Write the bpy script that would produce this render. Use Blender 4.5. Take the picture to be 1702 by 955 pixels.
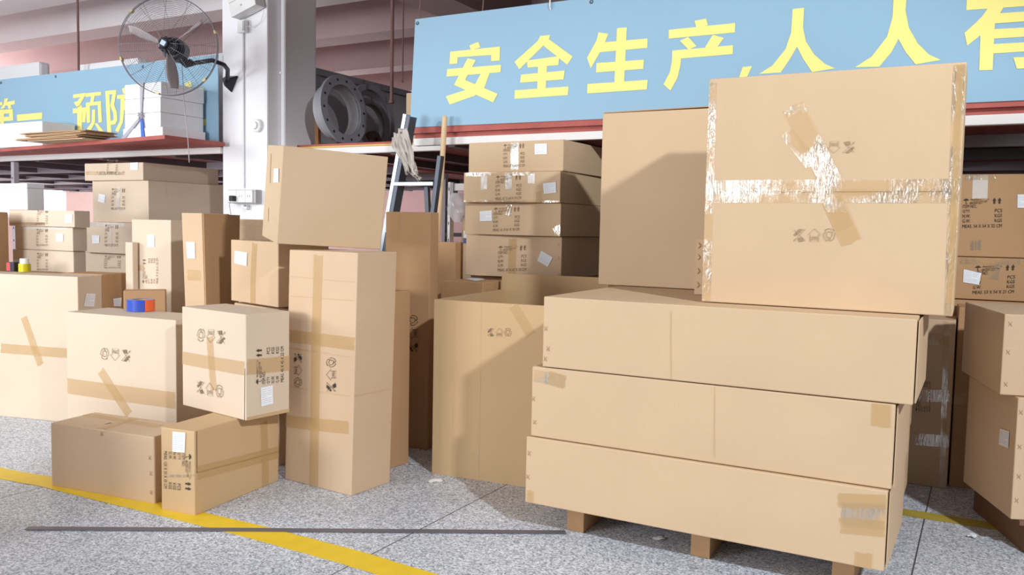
import bpy, bmesh, math, random
from mathutils import Vector, Matrix
random.seed(7)
for o in list(bpy.data.objects): bpy.data.objects.remove(o)
SC = bpy.context.scene
COL = SC.collection
# ------------------------------------------------------------------ camera
cam = bpy.data.cameras.new('camera'); cam.sensor_width = 36.0; cam.lens = 1404.3/1702*36
cam.clip_end = 200
camo = bpy.data.objects.new('camera', cam); COL.objects.link(camo)
camo.matrix_world = Matrix.Translation((0, 0, 1.25)) @ Matrix.Rotation(math.pi/2 - .07097, 4, 'X') @ Matrix.Rotation(.01975, 4, 'Z')
SC.camera = camo
# ------------------------------------------------------------------ light
SC.view_settings.view_transform = 'Standard'; SC.view_settings.look = 'None'
SC.view_settings.gamma = 1; SC.view_settings.use_curve_mapping = False
SC.view_settings.exposure = 0.07
w = bpy.data.worlds.new('world'); SC.world = w; w.use_nodes = True
bg = w.node_tree.nodes['Background']; bg.inputs[0].default_value = (1.0, .965, .93, 1); bg.inputs[1].default_value = .27
def area(name, loc, target, sx, sy, power, col):
    l = bpy.data.lights.new(name, 'AREA'); l.shape = 'RECTANGLE'; l.size = sx; l.size_y = sy; l.energy = power; l.color = col
    o = bpy.data.objects.new(name, l); COL.objects.link(o); o.location = loc
    o.rotation_euler = (Vector(target) - Vector(loc)).to_track_quat('-Z', 'Y').to_euler(); return o
area('daylight_window', (-4.6, .9, 1.6), (-2.2, 6.2, 1.2), 1.8, .9, 165, (.95, .97, 1.0))
area('side_fill', (-6.5, 3.9, 2.3), (-2.6, 7.0, 1.8), 1.6, 1.2, 130, (.96, .98, 1.0))  # unseen fill light added to brighten the pillar, foam and back left cartons
area('entrance_daylight', (-4.2, -3.2, 2.1), (.8, 3.3, 1.4), 1.5, 1.7, 48, (.97, .98, 1.0))
area('back_fill', (-9.5, 12.0, 2.4), (-3.0, 8.0, 2.0), 4.0, 2.5, 260, (1, 1, 1))  # fill light added to brighten the rear left of the hall
area('low_back_fill', (-3.79, 17.4, 1.4), (-8.4, 10.2, 1.5), 3.0, 1.6, 380, (1, 1, 1))  # hidden fill added to light the deck underside and left wall
l = bpy.data.lights.new('hall_lamp', 'SPOT'); l.energy = 1260; l.shadow_soft_size = .13; l.color = (.93, .97, 1.0); l.spot_size = math.radians(46); l.spot_blend = .55
o = bpy.data.objects.new('hall_lamp', l); COL.objects.link(o); o.location = (2.61, -1.65, 4.12)
o.rotation_euler = (Vector((.9, 3.6, 1.0)) - o.location).to_track_quat('-Z', 'Y').to_euler()

# ------------------------------------------------------------------ materials
def new_mat(name):
    m = bpy.data.materials.new(name); m.use_nodes = True
    nt = m.node_tree; b = nt.nodes['Principled BSDF']
    return m, nt, b
def srgb(r, g, b):
    f = lambda c: ((c/255+.055)/1.055)**2.4 if c/255 > .04045 else c/255/12.92
    return (f(r), f(g), f(b), 1)
def plain(name, col, rough=.6, metal=0, noise=0.0, nscale=20, bump=0.0, spec=.5):
    m, nt, b = new_mat(name)
    b.inputs['Base Color'].default_value = col; b.inputs['Roughness'].default_value = rough; b.inputs['Metallic'].default_value = metal
    b.inputs['Specular IOR Level'].default_value = spec
    if noise or bump:
        tc = nt.nodes.new('ShaderNodeTexCoord'); n = nt.nodes.new('ShaderNodeTexNoise'); n.inputs['Scale'].default_value = nscale; n.inputs['Detail'].default_value = 5
        nt.links.new(tc.outputs['Object'], n.inputs['Vector'])
        if noise:
            mx = nt.nodes.new('ShaderNodeMix'); mx.data_type = 'RGBA'
            mx.inputs[6].default_value = tuple(c*(1-noise) for c in col[:3])+(1,); mx.inputs[7].default_value = tuple(min(1, c*(1+noise)) for c in col[:3])+(1,)
            nt.links.new(n.outputs['Fac'], mx.inputs[0]); nt.links.new(mx.outputs[2], b.inputs['Base Color'])
        if bump:
            bp = nt.nodes.new('ShaderNodeBump'); bp.inputs['Strength'].default_value = bump; bp.inputs['Distance'].default_value = .01
            nt.links.new(n.outputs['Fac'], bp.inputs['Height']); nt.links.new(bp.outputs['Normal'], b.inputs['Normal'])
    return m
def cardboard(name, col):
    m, nt, b = new_mat(name)
    tc = nt.nodes.new('ShaderNodeTexCoord')
    n = nt.nodes.new('ShaderNodeTexNoise'); n.inputs['Scale'].default_value = 3.0; n.inputs['Detail'].default_value = 6
    nt.links.new(tc.outputs['Object'], n.inputs['Vector'])
    mp = nt.nodes.new('ShaderNodeMapping'); mp.inputs['Scale'].default_value = (120, 120, 1.2)
    nt.links.new(tc.outputs['Object'], mp.inputs['Vector'])
    n2 = nt.nodes.new('ShaderNodeTexNoise'); n2.inputs['Scale'].default_value = 1.0; n2.inputs['Detail'].default_value = 2
    nt.links.new(mp.outputs['Vector'], n2.inputs['Vector'])
    n3 = nt.nodes.new('ShaderNodeTexNoise'); n3.inputs['Scale'].default_value = 180; n3.inputs['Detail'].default_value = 3
    nt.links.new(tc.outputs['Object'], n3.inputs['Vector'])
    a1 = nt.nodes.new('ShaderNodeMath'); a1.operation = 'MULTIPLY_ADD'; a1.inputs[1].default_value = .55; nt.links.new(n.outputs['Fac'], a1.inputs[0])
    a2 = nt.nodes.new('ShaderNodeMath'); a2.operation = 'MULTIPLY'; a2.inputs[1].default_value = .07; nt.links.new(n2.outputs['Fac'], a2.inputs[0]); nt.links.new(a2.outputs[0], a1.inputs[2])
    a3 = nt.nodes.new('ShaderNodeMath'); a3.operation = 'MULTIPLY_ADD'; a3.inputs[1].default_value = .25; nt.links.new(n3.outputs['Fac'], a3.inputs[0]); nt.links.new(a1.outputs[0], a3.inputs[2])
    rp = nt.nodes.new('ShaderNodeValToRGB')
    rp.color_ramp.elements[0].position = .25; rp.color_ramp.elements[1].position = .65
    rp.color_ramp.elements[0].color = tuple(c*.94 for c in col[:3])+(1,); rp.color_ramp.elements[1].color = tuple(min(1, c*1.04) for c in col[:3])+(1,)
    nt.links.new(a3.outputs[0], rp.inputs[0]); nt.links.new(rp.outputs[0], b.inputs['Base Color'])
    b.inputs['Roughness'].default_value = .72; b.inputs['Specular IOR Level'].default_value = .3
    bp = nt.nodes.new('ShaderNodeBump'); bp.inputs['Strength'].default_value = .06; bp.inputs['Distance'].default_value = .002
    nt.links.new(a3.outputs[0], bp.inputs['Height']); nt.links.new(bp.outputs['Normal'], b.inputs['Normal'])
    return m
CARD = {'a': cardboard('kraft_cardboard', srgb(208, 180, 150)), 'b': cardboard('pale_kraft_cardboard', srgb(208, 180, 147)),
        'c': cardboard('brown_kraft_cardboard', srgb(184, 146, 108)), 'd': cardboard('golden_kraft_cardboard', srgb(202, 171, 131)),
        'e': cardboard('grey_kraft_cardboard', srgb(202, 176, 144)), 'f': cardboard('hazed_kraft_cardboard', srgb(214, 195, 174))}  # tone f is paler: haze over the left cartons put into the colour
def tape_mat(name, col, alpha, rough, wrinkle, coat=0.0):
    m, nt, b = new_mat(name)
    b.inputs['Base Color'].default_value = col; b.inputs['Roughness'].default_value = rough; b.inputs['Alpha'].default_value = alpha
    b.inputs['Specular IOR Level'].default_value = .8
    tc = nt.nodes.new('ShaderNodeTexCoord'); n = nt.nodes.new('ShaderNodeTexNoise'); n.inputs['Scale'].default_value = 60; n.inputs['Detail'].default_value = 4; n.inputs['Distortion'].default_value = 1.5
    mp = nt.nodes.new('ShaderNodeMapping'); mp.inputs['Scale'].default_value = (1.0, 1.0, .45)
    nt.links.new(tc.outputs['Object'], mp.inputs['Vector']); nt.links.new(mp.outputs['Vector'], n.inputs['Vector'])
    bp = nt.nodes.new('ShaderNodeBump'); bp.inputs['Strength'].default_value = wrinkle; bp.inputs['Distance'].default_value = .004
    nt.links.new(n.outputs['Fac'], bp.inputs['Height'])
    if coat <= 0:
        nt.links.new(bp.outputs['Normal'], b.inputs['Normal'])
    else:
        # thin film: clear body with a glossy skin
        g = nt.nodes.new('ShaderNodeBsdfGlossy'); g.inputs['Roughness'].default_value = rough; nt.links.new(bp.outputs['Normal'], g.inputs['Normal'])
        b.inputs['Roughness'].default_value = .6; b.inputs['Specular IOR Level'].default_value = 0
        mx = nt.nodes.new('ShaderNodeMixShader')
        n9 = nt.nodes.new('ShaderNodeTexNoise'); n9.inputs['Scale'].default_value = 5; n9.inputs['Detail'].default_value = 2
        nt.links.new(tc.outputs['Object'], n9.inputs['Vector'])
        mr = nt.nodes.new('ShaderNodeMapRange'); mr.inputs[1].default_value = .44; mr.inputs[2].default_value = .56; mr.inputs[3].default_value = .01; mr.inputs[4].default_value = coat
        mp9 = nt.nodes.new('ShaderNodeMapping'); mp9.inputs['Scale'].default_value = (190, 190, 14); nt.links.new(tc.outputs['Object'], mp9.inputs['Vector'])
        n8 = nt.nodes.new('ShaderNodeTexNoise'); n8.inputs['Scale'].default_value = 1; n8.inputs['Detail'].default_value = 3; nt.links.new(mp9.outputs['Vector'], n8.inputs['Vector'])
        mr8 = nt.nodes.new('ShaderNodeMapRange'); mr8.inputs[1].default_value = .38; mr8.inputs[2].default_value = .6; mr8.inputs[3].default_value = .35; mr8.inputs[4].default_value = 1
        mu = nt.nodes.new('ShaderNodeMath'); mu.operation = 'MULTIPLY'; nt.links.new(n8.outputs['Fac'], mr8.inputs[0]); nt.links.new(mr.outputs[0], mu.inputs[0]); nt.links.new(mr8.outputs[0], mu.inputs[1])
        nt.links.new(n9.outputs['Fac'], mr.inputs[0]); nt.links.new(mu.outputs[0], mx.inputs[0])
        out = nt.nodes['Material Output']
        nt.links.new(b.outputs[0], mx.inputs[1]); nt.links.new(g.outputs[0], mx.inputs[2]); nt.links.new(mx.outputs[0], out.inputs[0])
    return m
TAPE = {'tan': tape_mat('tan_packing_tape', srgb(214, 178, 120), .45, .3, .2),
        'clear': tape_mat('clear_packing_tape', srgb(224, 190, 138), .28, .14, .5, .55),
        'white': tape_mat('shiny_packing_tape', srgb(240, 234, 226), .7, .22, .5, .3)}
INK = plain('printing_ink', srgb(66, 56, 46), .8)
INKF = plain('faded_printing_ink', srgb(128, 108, 84), .8)
INKU = plain('pale_printing_ink', srgb(158, 134, 104), .8)
PAPER = plain('label_paper', srgb(248, 250, 254), .6)
PAPER_INK = plain('label_print', srgb(180, 188, 206), .8)
SEAM = plain('flap_gap', srgb(92, 66, 42), .9)
CREASE = plain('pressed_crease', srgb(202, 170, 132), .8)
STAPLE = plain('copper_staple', srgb(168, 126, 84), .5, .4)

# ------------------------------------------------------------------ mesh helpers
def link(o, parent=None):
    COL.objects.link(o)
    if parent is not None: o.parent = parent
    return o
def obj(name, bm, mat, parent=None, smooth=False):
    me = bpy.data.meshes.new(name); bm.normal_update(); bm.to_mesh(me); bm.free()
    if smooth:
        for p in me.polygons: p.use_smooth = True
    for m in (mat if isinstance(mat, (list, tuple)) else [mat]): me.materials.append(m)
    return link(bpy.data.objects.new(name, me), parent)
def tag(o, label=None, cat=None, group=None, kind=None):
    if label: o['label'] = label
    if cat: o['category'] = cat
    if group: o['group'] = group
    if kind: o['kind'] = kind
    return o
def empty(name, loc=(0, 0, 0), rz=0.0):
    o = bpy.data.objects.new(name, None); o.empty_display_size = .1; o.location = loc; o.rotation_euler = (0, 0, rz)
    return link(o)
def add_box(bm, x0, x1, y0, y1, z0, z1, M=None, bev=0.0, mi=0):
    vs = [bm.verts.new((x, y, z)) for x in (x0, x1) for y in (y0, y1) for z in (z0, z1)]
    f = [(0, 1, 3, 2), (4, 6, 7, 5), (0, 4, 5, 1), (2, 3, 7, 6), (0, 2, 6, 4), (1, 5, 7, 3)]
    fs = [bm.faces.new([vs[i] for i in q]) for q in f]
    for q in fs: q.material_index = mi
    if bev > 0:
        es = list({e for q in fs for e in q.edges})
        r = bmesh.ops.bevel(bm, geom=es, offset=bev, segments=2, affect='EDGES', profile=.6)
        vs = list({v for v in vs if v.is_valid} | set(r['verts']))
        for q in r['faces']: q.material_index = mi
    if M is not None: bmesh.ops.transform(bm, matrix=M, verts=[v for v in vs if v.is_valid])
    return vs
def box_bm(*a, **k):
    bm = bmesh.new(); add_box(bm, *a, **k); bmesh.ops.recalc_face_normals(bm, faces=bm.faces); return bm
def add_tube(bm, pts, r, seg=8, caps=True):
    pts = [Vector(p) for p in pts]; rs = r if isinstance(r, (list, tuple)) else [r]*len(pts)
    rings = []; up = None
    for i, p in enumerate(pts):
        d = (pts[min(i+1, len(pts)-1)] - pts[max(i-1, 0)]).normalized()
        if up is None: up = Vector((0, 0, 1)) if abs(d.z) < .9 else Vector((1, 0, 0))
        a = (up - d*up.dot(d)).normalized(); b = d.cross(a); up = a
        rings.append([bm.verts.new(p + (a*math.cos(t) + b*math.sin(t))*rs[i]) for t in [2*math.pi*k/seg for k in range(seg)]])
    for r0, r1 in zip(rings, rings[1:]):
        for k in range(seg): bm.faces.new((r0[k], r0[(k+1) % seg], r1[(k+1) % seg], r1[k]))
    if caps:
        bm.faces.new(rings[0][::-1]); bm.faces.new(rings[-1])
def add_ring(bm, R, r, y=0.0, seg=48, sides=5):
    # torus in the local xz plane at depth y
    rings = []
    for i in range(seg):
        t = 2*math.pi*i/seg; c = Vector((math.cos(t), 0, math.sin(t)))
        rings.append([bm.verts.new(c*(R + r*math.cos(p)) + Vector((0, y + r*math.sin(p), 0))) for p in [2*math.pi*k/sides for k in range(sides)]])
    for i in range(seg):
        a, b = rings[i], rings[(i+1) % seg]
        for k in range(sides): bm.faces.new((a[k], b[k], b[(k+1) % sides], a[(k+1) % sides]))
def add_lathe(bm, prof, seg=40, axis='z', closed=False):
    rings = []
    for i in range(seg):
        t = 2*math.pi*i/seg; c, s = math.cos(t), math.sin(t)
        rings.append([bm.verts.new((r*c, r*s, h) if axis == 'z' else ((r*c, h, r*s) if axis == 'y' else (h, r*c, r*s))) for r, h in prof])
    n = len(prof)
    for i in range(seg):
        a, b = rings[i], rings[(i+1) % seg]
        for k in range(n if closed else n-1):
            q = (a[k], b[k], b[(k+1) % n], a[(k+1) % n])
            if len({v.co.to_tuple(6) for v in q}) >= 3:
                try: bm.faces.new(q)
                except ValueError: pass
    bmesh.ops.remove_doubles(bm, verts=bm.verts, dist=1e-6); bmesh.ops.recalc_face_normals(bm, faces=bm.faces)
def prism(bm, poly, y0, y1):
    # polygon in xz extruded between y0 and y1
    a = [bm.verts.new((x, y0, z)) for x, z in poly]; b = [bm.verts.new((x, y1, z)) for x, z in poly]
    fa = bm.faces.new(a); fb = bm.faces.new(b[::-1]); n = len(poly)
    for i in range(n): bm.faces.new((a[i], b[i], b[(i+1) % n], a[(i+1) % n]))
    return fa, fb

# ------------------------------------------------------------------ printed writing (flat meshes in unit coordinates)
_txt = {}
def text_tris(s):
    if s in _txt: return _txt[s]
    cu = bpy.data.curves.new('text', 'FONT'); cu.body = s; cu.size = 1; cu.resolution_u = 2
    ob = bpy.data.objects.new('text', cu); COL.objects.link(ob)
    dg = bpy.context.evaluated_depsgraph_get(); me = bpy.data.meshes.new_from_object(ob.evaluated_get(dg))
    vs = [(v.co.x, v.co.y) for v in me.vertices]; fs = [tuple(p.vertices) for p in me.polygons]
    bpy.data.objects.remove(ob); bpy.data.curves.remove(cu); bpy.data.meshes.remove(me)
    xs = [v[0] for v in vs]; ys = [v[1] for v in vs]; x0, x1, y0, y1 = min(xs), max(xs), min(ys), max(ys)
    vs = [((x-x0)/(x1-x0), (y-y0)/(y1-y0)) for x, y in vs]
    _txt[s] = (vs, fs, (x1-x0)/(y1-y0)); return _txt[s]
class Flat:
    """2D triangles and quads gathered in unit coordinates"""
    def __init__(s): s.v = []; s.f = []
    def poly(s, pts): n = len(s.v); s.v += list(pts); s.f.append(tuple(range(n, n+len(pts))))
    def line(s, p, q, t, asp=1.0):
        dx, dy = (q[0]-p[0]), (q[1]-p[1])*asp; L = math.hypot(dx, dy) or 1; nx, ny = -dy/L*t/2, dx/L*t/2/asp
        s.poly([(p[0]+nx, p[1]+ny), (q[0]+nx, q[1]+ny), (q[0]-nx, q[1]-ny), (p[0]-nx, p[1]-ny)])
    def path(s, pts, t, closed=False, asp=1.0):
        for a, b in zip(pts, pts[1:] + (pts[:1] if closed else [])): s.line(a, b, t, asp)
    def text(s, body, x0, y0, x1, y1):
        vs, fs, _ = text_tris(body); n = len(s.v)
        s.v += [(x0+a*(x1-x0), y0+b*(y1-y0)) for a, b in vs]; s.f += [tuple(i+n for i in f) for f in fs]
    def arc(s, cx, cy, rx, ry, a0, a1, t, n=8):
        s.path([(cx+rx*math.cos(a0+(a1-a0)*i/n), cy+ry*math.sin(a0+(a1-a0)*i/n)) for i in range(n+1)], t, asp=rx/ry)
def marks_flat(meas):
    F = Flat(); h = .115
    F.text('MEAS. ' + meas + ' CM', 0, .0, 1, h)
    for y, a, b in ((.18, 'G.W.', 'KGS'), (.345, 'N.W.', 'KGS'), (.51, "Q'TY.", 'PCS')):
        F.text(a, 0, y, .2, y+h); F.text(b, .82, y, 1, y+h)
    F.text('ITEM NO.:', 0, .675, .36, .675+h)
    # umbrella, glass, handling words, oval and the two arrows
    F.poly([(.0+.16*i/8, .93+.07*math.sin(math.pi*i/8)) for i in range(9)]); F.line((.08, .93), (.08, .83), .012); F.arc(.10, .835, .02, .02, math.pi, 2*math.pi, .012)
    F.arc(.21, .84, .025, .03, 0, 2*math.pi, .014)
    F.text('FRAGILE', .2, .925, .42, .985); F.text('HANDLE WITH CARE', .25, .855, .62, .905); F.text('KEEP DRY', .25, .80, .5, .845)
    F.arc(.55, .955, .11, .035, 0, 2*math.pi, .012, 14)
    for x in (.80, .93):
        F.line((x, .80), (x, .92), .045); F.poly([(x-.045, .90), (x+.045, .90), (x, 1.0)])
    return F
def icons_flat():
    F = Flat(); t = .0115
    # crossed out hand hook
    F.poly([(.08, .55), (.16, .75), (.2, .95), (.13, 1.0), (.06, .8)]); F.poly([(.13, .0), (.24, .05), (.2, .35), (.1, .3)])
    F.poly([(.0, .55), (.05, .45), (.07, .62), (.03, .7)]); F.line((.0, .95), (.28, .05), t); F.line((.27, .95), (.0, .05), t)
    F.path([(.08, .1), (.02, .1), (.02, .25)], t); F.line((.2, .98), (.28, .9), t*1.4)
    # arrow shaped like a house with a word inside
    F.path([(.40, .0), (.40, .52), (.34, .52), (.50, 1.0), (.66, .52), (.60, .52), (.60, .0)], t, True)
    F.text('OPEN', .42, .12, .58, .40)
    # three chasing arrows
    for k in range(3):
        a = math.pi/2 + k*2*math.pi/3
        for rr in (.135, .07):
            F.arc(.86, .5, rr, rr*3.5, a-.9, a+.65, t, 6)
        p = lambda r, g: (.86+r*math.cos(g), .5+r*3.5*math.sin(g))
        F.path([p(.06, a+.6), p(.05, a+.55), p(.10, a+1.05), p(.155, a+.6), p(.135, a+.65)], t)
        F.line(p(.07, a-.9), p(.135, a-.9), t)
    return F
def label_flat():
    F = Flat()
    F.path([(.06, .06), (.94, .06), (.94, .94), (.06, .94)], .012, True)
    r = random.Random(3)
    for i in range(8):
        y = .86-.1*i; x = .1
        while x < .5:
            wd = r.uniform(.03, .09); F.line((x, y), (min(.52, x+wd), y), .035); x += wd+.03
        x = .56
        while x < .86 and i != 4:
            wd = r.uniform(.03, .08); F.line((x, y), (min(.88, x+wd), y), .035); x += wd+.03
    return F
ICONS = icons_flat(); LABELF = label_flat()
BOXES = {
 'L': [-1.094, 4.059, 0.0, -0.579, 0.444, 0.266, 1.123, -0.028, 0.0],
 'A': [-2.139, 3.883, 0.0, -0.376, 0.62, 0.252, 0.3, 0.0, 0.0],
 'B': [-1.5, 3.584, 0.0, -0.387, 0.185, 0.56, 0.364, 0.0, 0.0],
 'C': [-1.577, 4.023, 0.365, -0.645, 0.501, 0.239, 0.477, 0.0, 0.0],
 'D': [-2.412, 4.55, 0.0, -0.396, 0.774, 0.28, 0.748, 0.0, 0.0],
 'J': [-1.5344, 4.601, 0.822, -0.773, 0.4933, 0.2996, 0.3317, 0.0, 0.0],
 'J0': [-1.52, 4.61, 0.0, -0.773, 0.47, 0.29, 0.81, 0.0, 0.0],
 'K': [-1.1143, 3.99, 1.1512, 0.477, 0.5121, 0.3629, 0.4598, -0.048, 0.085],
 'E': [-3.592, 5.356, 0.0, -0.264, 1.0, 0.2, 0.9, 0.0, 0.0],
 'E2': [-2.8633, 5.3693, 0.0, -0.264, 0.3, 0.22, 0.905, 0.0, 0.0],
 'O': [-0.858, 4.438, 0.0, -0.634, 0.3, 0.15, 0.912, 0.0, 0.0],
 'N': [-0.716, 4.756, 0.0, -0.397, 0.283, 0.1, 1.324, 0.0, 0.0],
 'Q1': [-0.2827, 5.2492, 1.5805, -0.53, 0.6538, 0.7253, 0.1813, 0.0, 0.0],
 'Q2': [-0.309, 5.2134, 1.3972, -0.496, 0.655, 0.7397, 0.1813, 0.0, 0.0],
 'Q3': [-0.3006, 5.2492, 1.2019, -0.517, 0.6621, 0.7397, 0.1933, 0.0, 0.0],
 'Q4': [-0.2911, 5.2492, 0.9494, -0.46, 0.6454, 0.7397, 0.2505, 0.0, 0.0],
 'Q5': [-0.2611, 5.2792, 0.0, -0.46, 0.6254, 0.6997, 0.9474, 0.0, 0.0],
 'R': [-0.387, 4.204, 0.0, -0.398, 0.66, 0.83, 0.884, 0.0, 0.0],
 'S1': [0.071, 3.419, 0.12, -0.497, 1.363, 1.15, 0.275, 0.0, 0.0],
 'S2': [0.089, 3.422, 0.398, -0.492, 1.357, 1.15, 0.288, 0.0, 0.0],
 'S3': [0.129, 3.396, 0.69, -0.488, 1.361, 1.15, 0.285, 0.0, 0.0],
 'U': [0.736, 3.267, 0.978, -0.497, 0.865, 0.3, 0.85, 0.0, 0.0],
 'T': [0.426, 4.175, 0.978, -0.5, 0.71, 0.3, 0.835, 0.0, 0.0],
 'G1': [-3.5392, 7.006, 1.564, -0.454, 0.6814, 0.791, 0.1401, 0.0, 0.0],
 'G2': [-3.4781, 7.006, 1.2275, -0.48, 0.6723, 0.791, 0.3345, 0.0, 0.0],
 'G3': [-3.5304, 6.9732, 0.9765, -0.45, 0.5763, 0.5763, 0.249, 0.0, 0.0],
 'G4': [-3.5592, 7.0309, 0.7982, -0.43, 0.5763, 0.5763, 0.1763, 0.0, 0.0],
 'G5': [-3.5592, 7.0309, 0.0, -0.43, 0.5763, 0.5763, 0.7962, 0.0, 0.0],
 'F1': [-3.514, 5.9, 1.193, -0.431, 0.66, 0.12, 0.11, 0.0, 0.0],
 'F2': [-3.474, 5.9, 1.032, -0.424, 0.579, 0.11, 0.159, 0.0, 0.0],
 'F3': [-3.493, 5.9, 0.884, -0.38, 0.578, 0.1, 0.146, 0.0, 0.0],
 'F4': [-3.48, 5.91, 0.0, -0.4, 0.57, 0.1, 0.882, 0.0, 0.0],
 'H': [-2.433, 5.4, 0.0, -0.507, 0.367, 0.25, 1.254, 0.0, 0.0],
 'strip': [-2.4533, 5.35, 0.0, -0.5, 0.069, 0.04, 1.1093, 0.0, 0.0],
 'small': [-2.2841, 4.95, 0.0, 0.35, 0.2293, 0.12, 0.8334, 0.0, 0.0],
 'I': [-1.86, 4.75, 0.0, -0.25, 0.13, 0.27, 1.295, 0.0, 0.0],
 'M': [-1.6881, 5.2, 0.0, -0.45, 0.2384, 0.25, 1.2672, 0.0, 0.0],
 'P1': [-0.52, 5.36, 0.0, -0.457, 0.18, 0.1, 1.15, 0.0, 0.0],
 'P2': [-0.422, 5.0, 0.0, -0.513, 0.293, 0.2, 0.929, 0.0, 0.0],
 'W1': [2.228, 4.5, 1.145, -0.41, 0.55, 0.5, 0.428, 0.0, 0.0],
 'W2': [2.192, 4.45, 0.926, -0.43, 0.55, 0.5, 0.216, 0.0, 0.0],
 'W7': [2.2, 4.46, 0.0, -0.43, 0.54, 0.48, 0.923, 0.0, 0.0],
 'W3': [1.957, 3.34, 0.622, -0.259, 0.6, 0.6, 0.324, 0.0, 0.0],
 'W4': [2.004, 3.295, 0.13, -0.156, 0.6, 0.512, 0.489, 0.0, 0.0],
 'W5': [2.003, 4.2, 0.0, -0.5, 0.192, 0.28, 0.838, 0.0, 0.0],
 'W6': [2.21, 4.16, 0.0, -0.45, 0.13, 0.25, 0.9, 0.0, 0.0],
 'far': [-3.9165, 5.814, 0.0, -0.42, 0.5, 0.12, 1.286, 0.0, 0.0],
 'foambox': [-3.718, 6.076, 1.305, -0.431, 0.35, 0.13, 0.185, 0.0, 0.0],
 'offleft': [-2.95, 3.0, 0.0, -0.3, 0.62, 0.45, 0.62, 0.0, 0.0],  # unseen carton, added to cast shade on the low left boxes
}
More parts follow.
